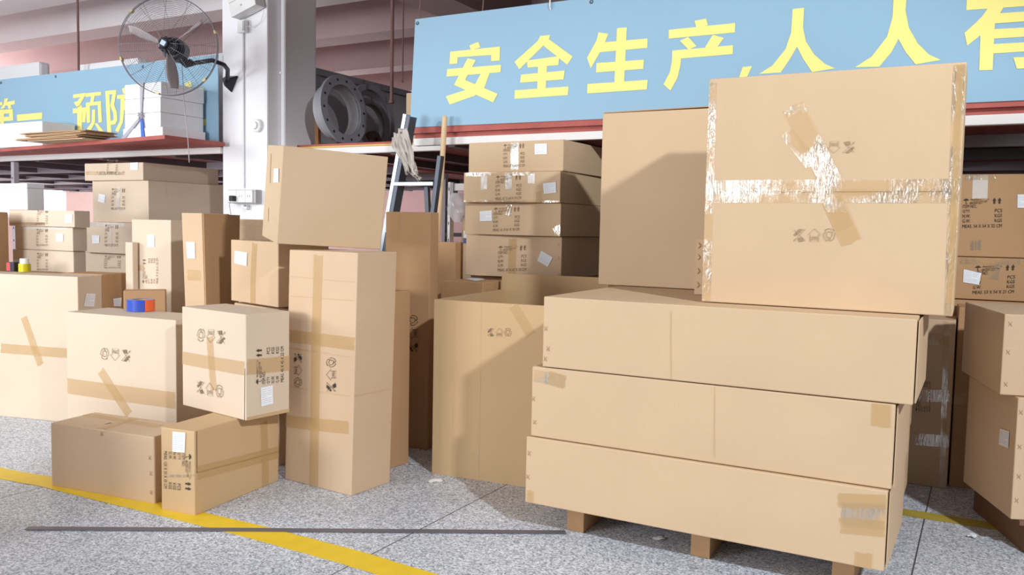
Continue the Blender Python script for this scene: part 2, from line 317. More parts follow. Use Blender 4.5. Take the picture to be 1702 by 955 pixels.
DECALS = {
 'A': [
  ('strip', 'T', [[-0.0022, 0.1969], [0.496, 0.1612]], 0.055),
  ('strip', 'T', [[0.271, 0.2361], [0.3027, 0.0112]], 0.05),
  ('staple', 'F', [[0.6001, 0.2062]]),
  ('staple', 'F', [[0.6041, 0.136]]),
  ('staple', 'F', [[0.6051, 0.0509]]),
  ('staple', 'F', [[0.3183, 0.2827]]),
  ('scuff', 'T', [[0.2441, 0.0864], [0.2496, 0.1174]], 0.01),
 ],
 'B': [
  ('label', 'F', [[0.0686, 0.3523], [0.1388, 0.3549], [0.1354, 0.2692], [0.0689, 0.2654]]),
  ('marks', 'F', [[0.0196, 0.2621], [0.0176, 0.0988], [0.1692, 0.2671]], '125 X 35 X 35'),
  ('seam', 'R', [[0.0123, 0.1842], [0.5737, 0.1439]]),
  ('strip', 'R', [[0.0122, 0.1822], [0.5691, 0.1409]], 0.06),
  ('strip', 'R', [[0.4485, 0.3118], [0.4611, 0.0001]], 0.05),
  ('strip', 'F', [[0.0464, 0.1569], [0.1943, 0.1763]], 0.012, 'clear'),
  ('seam', 'R', [[0.0125, 0.364], [0.0123, 0.1842]]),
 ],
 'C': [
  ('strip', 'F', [[0.0004, 0.2299], [0.4907, 0.2349]], 0.062),
  ('strip', 'F', [[0.2307, 0.3534], [0.2602, 0.1043]], 0.05),
  ('icons', 'F', [[0.3539, 0.3916], [0.1352, 0.3851], [0.3471, 0.3294]]),
  ('icons', 'F', [[0.1271, 0.0766], [0.3367, 0.0792], [0.1278, 0.1363]]),
  ('marks', 'R', [[0.2033, 0.1494], [0.2032, 0.3149], [0.0508, 0.1574]], '45 X 45 X 22'),
  ('label', 'R', [[0.0746, 0.1396], [0.1396, 0.142], [0.1434, 0.0558], [0.0789, 0.0531]]),
  ('strip', 'R', [[0.0035, 0.2419], [0.2429, 0.2325]], 0.07),
  ('strip', 'R', [[0.0028, 0.0012], [0.2392, 0.0033]], 0.03),
  ('seam', 'F', [[0.4948, 0.2353], [0.4906, -0.0093]]),
 ],
 'D': [
  ('strip', 'F', [[-0.0012, 0.3421], [0.7649, 0.3364]], 0.085),
  ('strip', 'F', [[0.2531, 0.4466], [0.4539, 0.2312]], 0.055),
  ('icons', 'F', [[0.468, 0.5746], [0.2589, 0.5728], [0.4628, 0.5105]]),
 ],
 'E': [
  ('strip', 'F', [[0.4148, 0.434], [0.9951, 0.4299]], 0.06),
  ('strip', 'F', [[0.596, 0.6394], [0.7162, 0.3461]], 0.05),
  ('label', 'R', [[0.0651, 0.7951], [0.1413, 0.7873], [0.1249, 0.7095], [0.0428, 0.7189]]),
 ],
 'E2': [
  ('label', 'R', [[0.0897, 0.7453], [0.1656, 0.7471], [0.1574, 0.6919], [0.094, 0.6973]]),
 ],
 'L': [
  ('strip', 'F', [[0.1952, 1.1033], [0.2009, 0.0032]], 0.06),
  ('strip', 'F', [[0.0161, 0.7103], [0.4382, 0.7081]], 0.06),
  ('strip', 'F', [[-0.0174, 0.2884], [0.4171, 0.3178]], 0.06),
  ('icons', 'F', [[0.05, 0.6267], [0.0549, 0.4656], [0.1062, 0.6322]]),
  ('icons', 'F', [[0.3358, 0.477], [0.3303, 0.6359], [0.2738, 0.4693]]),
  ('crease', 'F', [[-0.012, 0.9966], [0.4279, 0.9882]]),
  ('crease', 'F', [[-0.0092, 0.9009], [0.4257, 0.9055]]),
  ('crease', 'F', [[-0.0178, 0.6519], [0.4229, 0.6453]]),
  ('crease', 'F', [[-0.0284, 0.4626], [0.4242, 0.4643]]),
  ('crease', 'R', [[0.0002, 0.4674], [0.2558, 0.4659]]),
 ],
 'J': [
  ('label', 'F', [[0.0495, 0.2728], [0.1875, 0.2671], [0.183, 0.1965], [0.0447, 0.206]]),
  ('strip', 'F', [[0.2597, 0.3206], [0.238, -0.004]], 0.055),
 ],
 'K': [
  ('slit', 'L', [[0.2598, 0.4179], [0.2269, 0.2735]]),
  ('slit', 'L', [[0.226, 0.1534], [0.2185, 0.0864]]),
  ('label', 'L', [[0.1522, 0.3476], [0.0495, 0.351], [0.0333, 0.2864], [0.14, 0.2814]]),
 ],
 'R': [
  ('icons', 'F', [[0.2968, 0.7179], [0.4227, 0.7265], [0.296, 0.7588]]),
  ('strip', 'F', [[0.4285, 0.8765], [0.5242, 0.7406]], 0.05),
 ],
 'N': [
  ('icons', 'F', [[0.2193, 0.5495], [0.2166, 0.7553], [0.152, 0.5444]]),
  ('strip', 'F', [[0.0757, 1.3143], [0.0773, 1.1733]], 0.02),
 ],
 'Q1': [
  ('marks', 'F', [[0.2534, 0.0281], [0.3998, 0.0299], [0.2504, 0.1657]], '67 X 64 X 15'),
  ('label', 'F', [[0.4644, 0.161], [0.5462, 0.1605], [0.549, 0.0993], [0.4672, 0.0992]]),
  ('strip', 'F', [[0.3291, 0.1721], [0.3302, 0.0121]], 0.055, 'white'),
 ],
 'Q2': [
  ('marks', 'F', [[0.2274, 0.0143], [0.4033, 0.0202], [0.2282, 0.1588]], '67 X 64 X 15'),
  ('label', 'F', [[0.5457, 0.1114], [0.6272, 0.1184], [0.6324, 0.0586], [0.5534, 0.0511]]),
  ('strip', 'F', [[0.1452, 0.1722], [0.1471, 0.0768]], 0.045, 'white'),
  ('strip', 'F', [[0.3146, 0.1701], [0.3166, 0.0817]], 0.045, 'white'),
  ('strip', 'F', [[0.4664, 0.1682], [0.4678, 0.1109]], 0.045, 'white'),
  ('strip', 'F', [[0.0075, 0.0046], [0.6483, 0.0021]], 0.02, 'clear'),
  ('strip', 'F', [[0.0112, 0.1693], [0.4849, 0.1723]], 0.025, 'clear'),
  ('strip', 'F', [[0.5185, 0.0644], [0.52, 0.0039]], 0.04),
 ],
 'Q3': [
  ('marks', 'F', [[0.2062, 0.0219], [0.3902, 0.0311], [0.2112, 0.165]], '61 X 61 X 18'),
  ('label', 'F', [[0.1105, 0.1414], [0.1968, 0.1478], [0.1995, 0.0848], [0.1131, 0.0814]]),
  ('strip', 'F', [[0.3192, 0.1826], [0.3141, 0.117]], 0.04, 'clear'),
  ('strip', 'F', [[0.6331, 0.0577], [0.6626, 0.0088]], 0.05, 'clear'),
 ],
 'Q4': [
  ('marks', 'F', [[0.2277, 0.0312], [0.419, 0.0435], [0.2297, 0.1868]], '61 X 61 X 20'),
  ('strip', 'F', [[0.3249, 0.2338], [0.3236, 0.003]], 0.052),
  ('label', 'F', [[0.5156, 0.1665], [0.59, 0.1286], [0.5597, 0.0716], [0.4923, 0.1062]]),
  ('staple', 'F', [[0.6293, 0.2032]]),
  ('staple', 'F', [[0.6312, 0.1278]]),
  ('staple', 'F', [[0.6338, 0.0277]]),
 ],
 'S1': [
  ('strip', 'F', [[1.2222, 0.1727], [1.3638, 0.1879]], 0.085, 'clear'),
  ('strip', 'F', [[1.21, 0.2197], [1.3623, 0.2388]], 0.05),
  ('strip', 'F', [[1.2189, 0.1338], [1.3609, 0.1467]], 0.055),
  ('strip', 'F', [[1.2991, 0.0547], [1.2979, -0.0064]], 0.055),
  ('strip', 'F', [[0.0246, 0.051], [0.0228, 0.0036]], 0.03),
  ('staple', 'F', [[0.0151, 0.2074]]),
  ('staple', 'F', [[0.0117, 0.1091]]),
 ],
 'S2': [
  ('strip', 'F', [[0.0073, 0.2517], [0.1489, 0.2407]], 0.05, 'clear'),
  ('strip', 'F', [[0.0752, 0.2496], [0.1477, 0.2368]], 0.055),
  ('strip', 'F', [[1.3138, 0.2904], [1.3155, 0.2111]], 0.06),
  ('staple', 'F', [[0.0096, 0.1552]]),
  ('staple', 'F', [[0.0177, 0.0592]]),
  ('crease', 'F', [[0.751, 0.2839], [0.7593, 0.0257]]),
 ],
 'S3': [
  ('staple', 'F', [[0.0134, 0.1563]]),
  ('staple', 'F', [[0.0252, 0.0749]]),
  ('staple', 'F', [[0.0137, 0.0332]]),
  ('crease', 'F', [[0.5297, 0.2589], [0.5385, 0.0005]]),
 ],
 'U': [
  ('strip', 'F', [[0.0168, 0.4391], [0.8667, 0.4367]], 0.055, 'clear'),
  ('strip', 'F', [[0.0146, 0.4059], [0.8638, 0.4077]], 0.05, 'clear'),
  ('seam', 'F', [[0.0141, 0.4214], [0.8657, 0.4213]]),
  ('strip', 'F', [[0.31, 0.7336], [0.4729, 0.4265]], 0.075, 'clear'),
  ('strip', 'F', [[0.4594, 0.4007], [0.5346, 0.2417]], 0.07),
  ('strip', 'F', [[0.4594, 0.4007], [0.5081, 0.2926]], 0.065, 'clear'),
  ('strip', 'F', [[0.2935, 0.6381], [0.3897, 0.5205]], 0.05, 'clear'),
  ('strip', 'F', [[0.0101, 0.8336], [0.0157, 0.0042]], 0.04, 'clear'),
  ('strip', 'F', [[0.8503, 0.8427], [0.8642, 0.0047]], 0.05, 'clear'),
  ('strip', 'F', [[0.8444, 0.8421], [0.8561, 0.0437]], 0.02),
  ('icons', 'F', [[0.529, 0.5993], [0.3922, 0.6014], [0.5289, 0.5577]]),
  ('icons', 'F', [[0.3368, 0.2397], [0.479, 0.2454], [0.3349, 0.2864]]),
 ],
 'W1': [
  ('marks', 'F', [[0.1385, 0.1487], [0.3179, 0.1551], [0.1335, 0.3017]], '54 X 54 X 32'),
  ('strip', 'F', [[0.208, 0.4215], [0.2101, 0.3005]], 0.07, 'white'),
  ('strip', 'F', [[0.2032, 0.0869], [0.2059, 0.0334]], 0.05, 'clear'),
  ('label', 'F', [[0.3791, 0.3229], [0.4144, 0.3245], [0.4182, 0.2554], [0.3813, 0.2566]]),
  ('strip', 'F', [[0.1404, 0.4141], [0.2989, 0.4109]], 0.03, 'clear'),
 ],
 'W2': [
  ('marks', 'F', [[0.2104, 0.028], [0.3945, 0.042], [0.2132, 0.1738]], '53 X 54 X 21'),
  ('label', 'F', [[0.1638, 0.1539], [0.2445, 0.1375], [0.2367, 0.0763], [0.1638, 0.0871]]),
  ('strip', 'F', [[0.1464, 0.1964], [0.4138, 0.2018]], 0.03, 'clear'),
  ('strip', 'F', [[0.2973, 0.1939], [0.295, 0.1085]], 0.06, 'clear'),
 ],
 'W3': [
  ('staple', 'F', [[0.0219, 0.2851]]),
  ('staple', 'F', [[0.02, 0.1727]]),
  ('staple', 'F', [[0.0189, 0.0436]]),
 ],
 'W4': [
  ('staple', 'F', [[0.0131, 0.4323]]),
  ('staple', 'F', [[0.0158, 0.2946]]),
  ('staple', 'F', [[0.0196, 0.1746]]),
  ('staple', 'F', [[0.0178, 0.0782]]),
  ('label', 'L', [[0.1372, 0.3339], [0.0522, 0.3422], [0.0505, 0.2748], [0.1388, 0.2676]]),
 ],
 'W5': [
  ('marks', 'F', [[0.103, 0.3786], [0.0956, 0.5291], [0.0364, 0.3704]], '100 X 26 X 37'),
  ('strip', 'F', [[0.0596, 0.7411], [0.1672, 0.7427]], 0.06, 'clear'),
  ('strip', 'F', [[0.0286, 0.4494], [0.181, 0.4668]], 0.06, 'clear'),
  ('strip', 'F', [[0.0392, 0.2321], [0.1925, 0.2391]], 0.06, 'clear'),
  ('strip', 'F', [[0.1501, 0.8334], [0.1733, -0.0095]], 0.025, 'clear'),
 ],
 'W6': [
  ('strip', 'F', [[-0.0138, 0.4424], [0.0515, 0.4494]], 0.06),
 ],
 'F1': [
  ('marks', 'F', [[0.2914, 0.0156], [0.4014, 0.0174], [0.2981, 0.1086]], '70 X 40 X 12'),
  ('label', 'F', [[0.5743, 0.0853], [0.6442, 0.0861], [0.6447, 0.0317], [0.5766, 0.0281]]),
  ('strip', 'F', [[0.0086, 0.0124], [0.3702, 0.0182]], 0.02, 'clear'),
 ],
 'F2': [
  ('marks', 'F', [[0.2214, 0.0263], [0.3351, 0.0294], [0.2289, 0.1443]], '62 X 40 X 16'),
  ('label', 'F', [[0.4224, 0.115], [0.4911, 0.1164], [0.4916, 0.0639], [0.4229, 0.0622]]),
  ('strip', 'F', [[0.0191, 0.1499], [0.5376, 0.1592]], 0.025, 'white'),
 ],
 'F3': [
  ('marks', 'F', [[0.2345, 0.0061], [0.3386, 0.0099], [0.2417, 0.1274]], '62 X 40 X 16'),
  ('label', 'F', [[0.0187, 0.0758], [0.0762, 0.0777], [0.0753, 0.0478], [0.0178, 0.0458]]),
 ],
 'G1': [
  ('marks', 'F', [[0.2676, 0.0583], [0.3953, 0.057], [0.2745, 0.168]], '68 X 79 X 14'),
  ('label', 'F', [[0.5401, 0.1373], [0.6283, 0.1405], [0.6274, 0.0822], [0.5435, 0.0802]]),
  ('strip', 'F', [[0.0154, 0.0609], [0.4762, 0.0562]], 0.03, 'clear'),
 ],
 'G2': [
  ('marks', 'F', [[0.2361, 0.1008], [0.4008, 0.1021], [0.2445, 0.2746]], '68 X 79 X 33'),
  ('strip', 'F', [[0.3273, 0.2852], [0.3188, 0.0936]], 0.04, 'white'),
  ('label', 'F', [[0.0852, 0.2305], [0.1694, 0.2194], [0.156, 0.1558], [0.0717, 0.1683]]),
 ],
 'G3': [
  ('marks', 'F', [[0.2412, 0.0547], [0.3983, 0.059], [0.2495, 0.2321]], '57 X 57 X 24'),
  ('label', 'F', [[0.0924, 0.1417], [0.1832, 0.1437], [0.1818, 0.0801], [0.0956, 0.0747]]),
  ('strip', 'F', [[0.0171, 0.2363], [0.4754, 0.2311]], 0.035, 'white'),
  ('strip', 'F', [[0.3112, 0.2331], [0.3189, 0.0521]], 0.02, 'white'),
 ],
 'G4': [
  ('marks', 'F', [[0.2262, 0.0494], [0.4171, 0.0566], [0.2329, 0.154]], '57 X 57 X 17'),
 ],
 'H': [
  ('label', 'F', [[0.1501, 1.1581], [0.22, 1.1596], [0.2189, 1.0838], [0.1526, 1.082]]),
  ('marks', 'F', [[0.2502, 0.8561], [0.2525, 1.0153], [0.104, 0.8489]], '37 X 25 X 125'),
  ('strip', 'F', [[0.0247, 0.9475], [0.1188, 0.9488]], 0.04, 'clear'),
 ],
 'I': [
  ('label', 'F', [[0.0242, 1.1323], [0.0788, 1.1336], [0.0781, 1.0419], [0.0276, 1.0404]]),
  ('strip', 'F', [[0.0226, 0.9481], [0.1067, 0.9472]], 0.06),
 ],
 'M': [
  ('strip', 'F', [[0.0077, 1.2452], [0.1941, 1.2386]], 0.03),
 ],
 'P2': [
  ('label', 'T', [[0.0633, 0.1666], [-0.0053, 0.3828], [0.1496, 0.2598], [0.2107, 0.0567]]),
 ],
}
GLYPHS = [
 (-0.03, [[[2.3448, 2.4177], [2.413, 2.4347], [2.4286, 2.3981], [2.3579, 2.3874]], [[2.1967, 2.3903], [2.575, 2.3907], [2.5745, 2.3037], [2.5115, 2.3045], [2.5106, 2.3437], [2.2563, 2.3495], [2.2545, 2.3096], [2.1929, 2.31]], [[2.1754, 2.2795], [2.5871, 2.2761], [2.5821, 2.2303], [2.171, 2.2308]], [[2.3338, 2.3371], [2.3967, 2.3196], [2.3175, 2.1997], [2.5645, 2.0956], [2.5316, 2.0437], [2.2314, 2.1737]], [[2.4416, 2.2434], [2.509, 2.249], [2.4622, 2.1381], [2.3949, 2.0952], [2.1988, 2.0478], [2.168, 2.103], [2.3813, 2.1484]]]),
 (-0.03, [[[2.8622, 2.4309], [2.9302, 2.4306], [2.9198, 2.3979], [2.7187, 2.2389], [2.6823, 2.2873], [2.8424, 2.3998]], [[2.9103, 2.4136], [3.0862, 2.2875], [3.0512, 2.2412], [2.8866, 2.3681]], [[2.7725, 2.2884], [2.9975, 2.2975], [2.9911, 2.2438], [2.777, 2.2447]], [[2.7313, 2.2045], [3.0355, 2.208], [3.0291, 2.1552], [2.7265, 2.1552]], [[2.6887, 2.1108], [3.0635, 2.1106], [3.0594, 2.0596], [2.6875, 2.0578]], [[2.8515, 2.2642], [2.9142, 2.2645], [2.9072, 2.0905], [2.8478, 2.089]]]),
 (-0.03, [[[3.2517, 2.4164], [3.3153, 2.4009], [3.2839, 2.3273], [3.2076, 2.2082], [3.1811, 2.2731], [3.2403, 2.3695]], [[3.2778, 2.3546], [3.562, 2.3521], [3.5618, 2.299], [3.2636, 2.2983]], [[3.2442, 2.2363], [3.5439, 2.2332], [3.5406, 2.181], [3.2426, 2.1815]], [[3.1888, 2.1173], [3.5708, 2.1161], [3.5676, 2.0619], [3.1882, 2.0609]], [[3.3696, 2.4291], [3.4314, 2.4279], [3.4242, 2.0974], [3.3621, 2.0966]]]),
 (-0.03, [[[3.8364, 2.4248], [3.9028, 2.4303], [3.9142, 2.3918], [3.8479, 2.3861]], [[3.6873, 2.3892], [4.0664, 2.39], [4.0659, 2.3391], [3.689, 2.3397]], [[3.7545, 2.3216], [3.8026, 2.3393], [3.8542, 2.2836], [3.8077, 2.268]], [[3.9435, 2.3385], [4.006, 2.3148], [3.971, 2.2664], [3.8988, 2.2676]], [[3.7122, 2.2711], [4.0589, 2.2708], [4.0583, 2.2232], [3.7644, 2.2225]], [[3.7122, 2.2711], [3.7693, 2.2663], [3.7632, 2.1832], [3.7487, 2.1164], [3.7095, 2.0459], [3.6662, 2.0847], [3.702, 2.1506], [3.7116, 2.2118]]]),
 (-0.03, [[[4.1154, 2.1486], [4.1667, 2.1507], [4.1471, 2.1048], [4.1193, 2.0496], [4.083, 2.0519], [4.1015, 2.1044]]]),
 (-0.03, [[[4.3684, 2.4325], [4.4268, 2.4331], [4.4263, 2.3397], [4.418, 2.2719], [4.3994, 2.2334], [4.3657, 2.1728], [4.3205, 2.1044], [4.2063, 2.1054], [4.2749, 2.145], [4.3406, 2.2269], [4.3656, 2.3111]], [[4.4241, 2.34], [4.4432, 2.2583], [4.4886, 2.186], [4.5459, 2.1326], [4.596, 2.1063], [4.4814, 2.0953], [4.4336, 2.1675], [4.3994, 2.2334], [4.4062, 2.2844]]]),
 (-0.03, [[[4.8584, 2.439], [4.9189, 2.4364], [4.9152, 2.3463], [4.9068, 2.2715], [4.8906, 2.2296], [4.8611, 2.1668], [4.8079, 2.0996], [4.6925, 2.1048], [4.7691, 2.1522], [4.837, 2.2453], [4.8579, 2.3414]], [[4.9162, 2.3678], [4.9364, 2.2795], [4.9801, 2.2001], [5.0322, 2.142], [5.0873, 2.1109], [4.9751, 2.098], [4.9271, 2.1613], [4.8906, 2.2296], [4.9007, 2.2937]]]),
 (-0.03, [[[5.1844, 2.3956], [5.4474, 2.3887], [5.4505, 2.3319], [5.1848, 2.3404]], [[5.2846, 2.4304], [5.3457, 2.427], [5.3411, 2.3361], [5.3282, 2.3107], [5.3067, 2.2668], [5.2511, 2.2142], [5.1977, 2.1703], [5.1829, 2.2322], [5.2272, 2.2746], [5.2534, 2.303], [5.275, 2.3374]], [[5.2518, 2.2684], [5.3095, 2.28], [5.3104, 2.1317], [5.3114, 2.0465], [5.2545, 2.0487], [5.2511, 2.2142]], [[5.318, 2.311], [5.4518, 2.3073], [5.4543, 2.2617], [5.3, 2.2648]], [[5.3014, 2.2389], [5.4558, 2.2333], [5.4581, 2.1907], [5.3003, 2.1943]], [[5.3051, 2.1684], [5.4595, 2.1648], [5.4618, 2.1222], [5.3074, 2.1242]], [[5.394, 2.0988], [5.4632, 2.0963], [5.4661, 2.043], [5.4112, 2.0451]], [[5.4383, 2.3143], [5.4842, 2.3132], [5.4986, 2.0481], [5.4529, 2.042]]]),
 (-0.012, [[[-1.8474, 2.3527], [-1.6739, 2.3586], [-1.6772, 2.3283], [-1.8482, 2.322]], [[-1.84, 2.2834], [-1.7934, 2.2946], [-1.7419, 2.2499], [-1.7883, 2.2362]], [[-1.7398, 2.3303], [-1.6771, 2.3347], [-1.7482, 2.2623], [-1.7937, 2.2833]], [[-1.8521, 2.2297], [-1.6576, 2.2327], [-1.6612, 2.1959], [-1.8533, 2.1867]], [[-1.7203, 2.2246], [-1.6577, 2.2295], [-1.6804, 2.1036], [-1.7235, 2.1038]], [[-1.7905, 2.2524], [-1.7222, 2.2529], [-1.7278, 2.0394], [-1.7551, 1.9999], [-1.8278, 2.0009], [-1.8336, 2.0313], [-1.7963, 2.038]], [[-1.6714, 2.3544], [-1.45, 2.3547], [-1.4532, 2.3257], [-1.6722, 2.3224]], [[-1.5907, 2.3257], [-1.5395, 2.3267], [-1.56, 2.2722], [-1.6075, 2.2708]], [[-1.667, 2.2716], [-1.6113, 2.2734], [-1.6118, 2.099], [-1.6585, 2.097]], [[-1.667, 2.2716], [-1.4544, 2.2744], [-1.4551, 2.2444], [-1.6678, 2.242]], [[-1.5031, 2.2533], [-1.4549, 2.2523], [-1.4459, 2.0959], [-1.4942, 2.09]], [[-1.5809, 2.2056], [-1.536, 2.2073], [-1.5383, 2.1118], [-1.5584, 2.0728], [-1.6442, 1.9943], [-1.6785, 2.0254], [-1.5899, 2.0981]], [[-1.5517, 2.0885], [-1.5134, 2.0869], [-1.4288, 2.0159], [-1.4686, 1.9936]]]),
 (-0.012, [[[-1.396, 2.3577], [-1.3435, 2.3585], [-1.3228, 2.0001], [-1.3765, 1.9957]], [[-1.396, 2.3577], [-1.2472, 2.3581], [-1.2491, 2.3255], [-1.3942, 2.3262]], [[-1.2983, 2.3323], [-1.249, 2.3333], [-1.2782, 2.2335], [-1.2426, 2.1692], [-1.2377, 2.1064], [-1.2631, 2.0684], [-1.3314, 2.0634], [-1.3332, 2.095], [-1.287, 2.1086], [-1.292, 2.1637], [-1.3302, 2.2284]], [[-1.1714, 2.3635], [-1.1167, 2.3755], [-1.0937, 2.3202], [-1.1541, 2.3199]], [[-1.2396, 2.3132], [-0.9924, 2.3149], [-0.9965, 2.2838], [-1.2378, 2.2797]], [[-1.1912, 2.2871], [-1.1365, 2.2918], [-1.1444, 2.1954], [-1.165, 2.0799], [-1.2277, 1.9965], [-1.2705, 2.0138], [-1.2074, 2.0895], [-1.1955, 2.198]], [[-1.1561, 2.2193], [-1.0238, 2.2216], [-1.0303, 2.1896], [-1.1568, 2.1844]], [[-1.0776, 2.2229], [-1.0238, 2.2216], [-1.0333, 2.0279], [-1.1481, 2.0091], [-1.1354, 2.0398], [-1.087, 2.0455]]]),
 (-0.012, [[[-0.3872, 2.3553], [-0.3187, 2.3742], [-0.3031, 2.3243], [-0.3627, 2.3098]], [[-0.4611, 2.3085], [-0.1647, 2.3062], [-0.1704, 2.2582], [-0.4617, 2.2605]], [[-0.4406, 2.1819], [-0.1869, 2.1816], [-0.1895, 2.1361], [-0.4412, 2.1339]], [[-0.4864, 2.0507], [-0.1404, 2.0613], [-0.1461, 2.0122], [-0.487, 1.9988]], [[-0.3412, 2.2865], [-0.2766, 2.2863], [-0.2792, 2.0272], [-0.3441, 2.0263]]]),
 (-0.012, [[[-2.9039, 2.3765], [-2.8406, 2.3783], [-2.9141, 2.2883], [-2.9822, 2.284], [-2.9261, 2.3275]], [[-2.912, 2.3422], [-2.7378, 2.3519], [-2.7418, 2.3162], [-2.8997, 2.3107]], [[-2.8593, 2.3124], [-2.8057, 2.3135], [-2.7935, 2.2822], [-2.8405, 2.2769]], [[-3.0759, 2.3394], [-2.9388, 2.3499], [-2.9399, 2.3206], [-3.077, 2.3122]], [[-3.1479, 2.2728], [-2.7739, 2.2735], [-2.7754, 2.2353], [-3.1494, 2.2376]], [[-2.8367, 2.2728], [-2.7739, 2.2735], [-2.7713, 2.166], [-2.8408, 2.1652]], [[-3.1506, 2.2102], [-2.7725, 2.2044], [-2.774, 2.1661], [-3.1525, 2.1655]], [[-2.9825, 2.2763], [-2.9173, 2.2769], [-2.9239, 2.0409], [-2.9854, 2.0353]]]),
 (-0.012, [[[-2.7098, 2.2168], [-2.3106, 2.2188], [-2.3163, 2.1595], [-2.7081, 2.1571]]]),
]
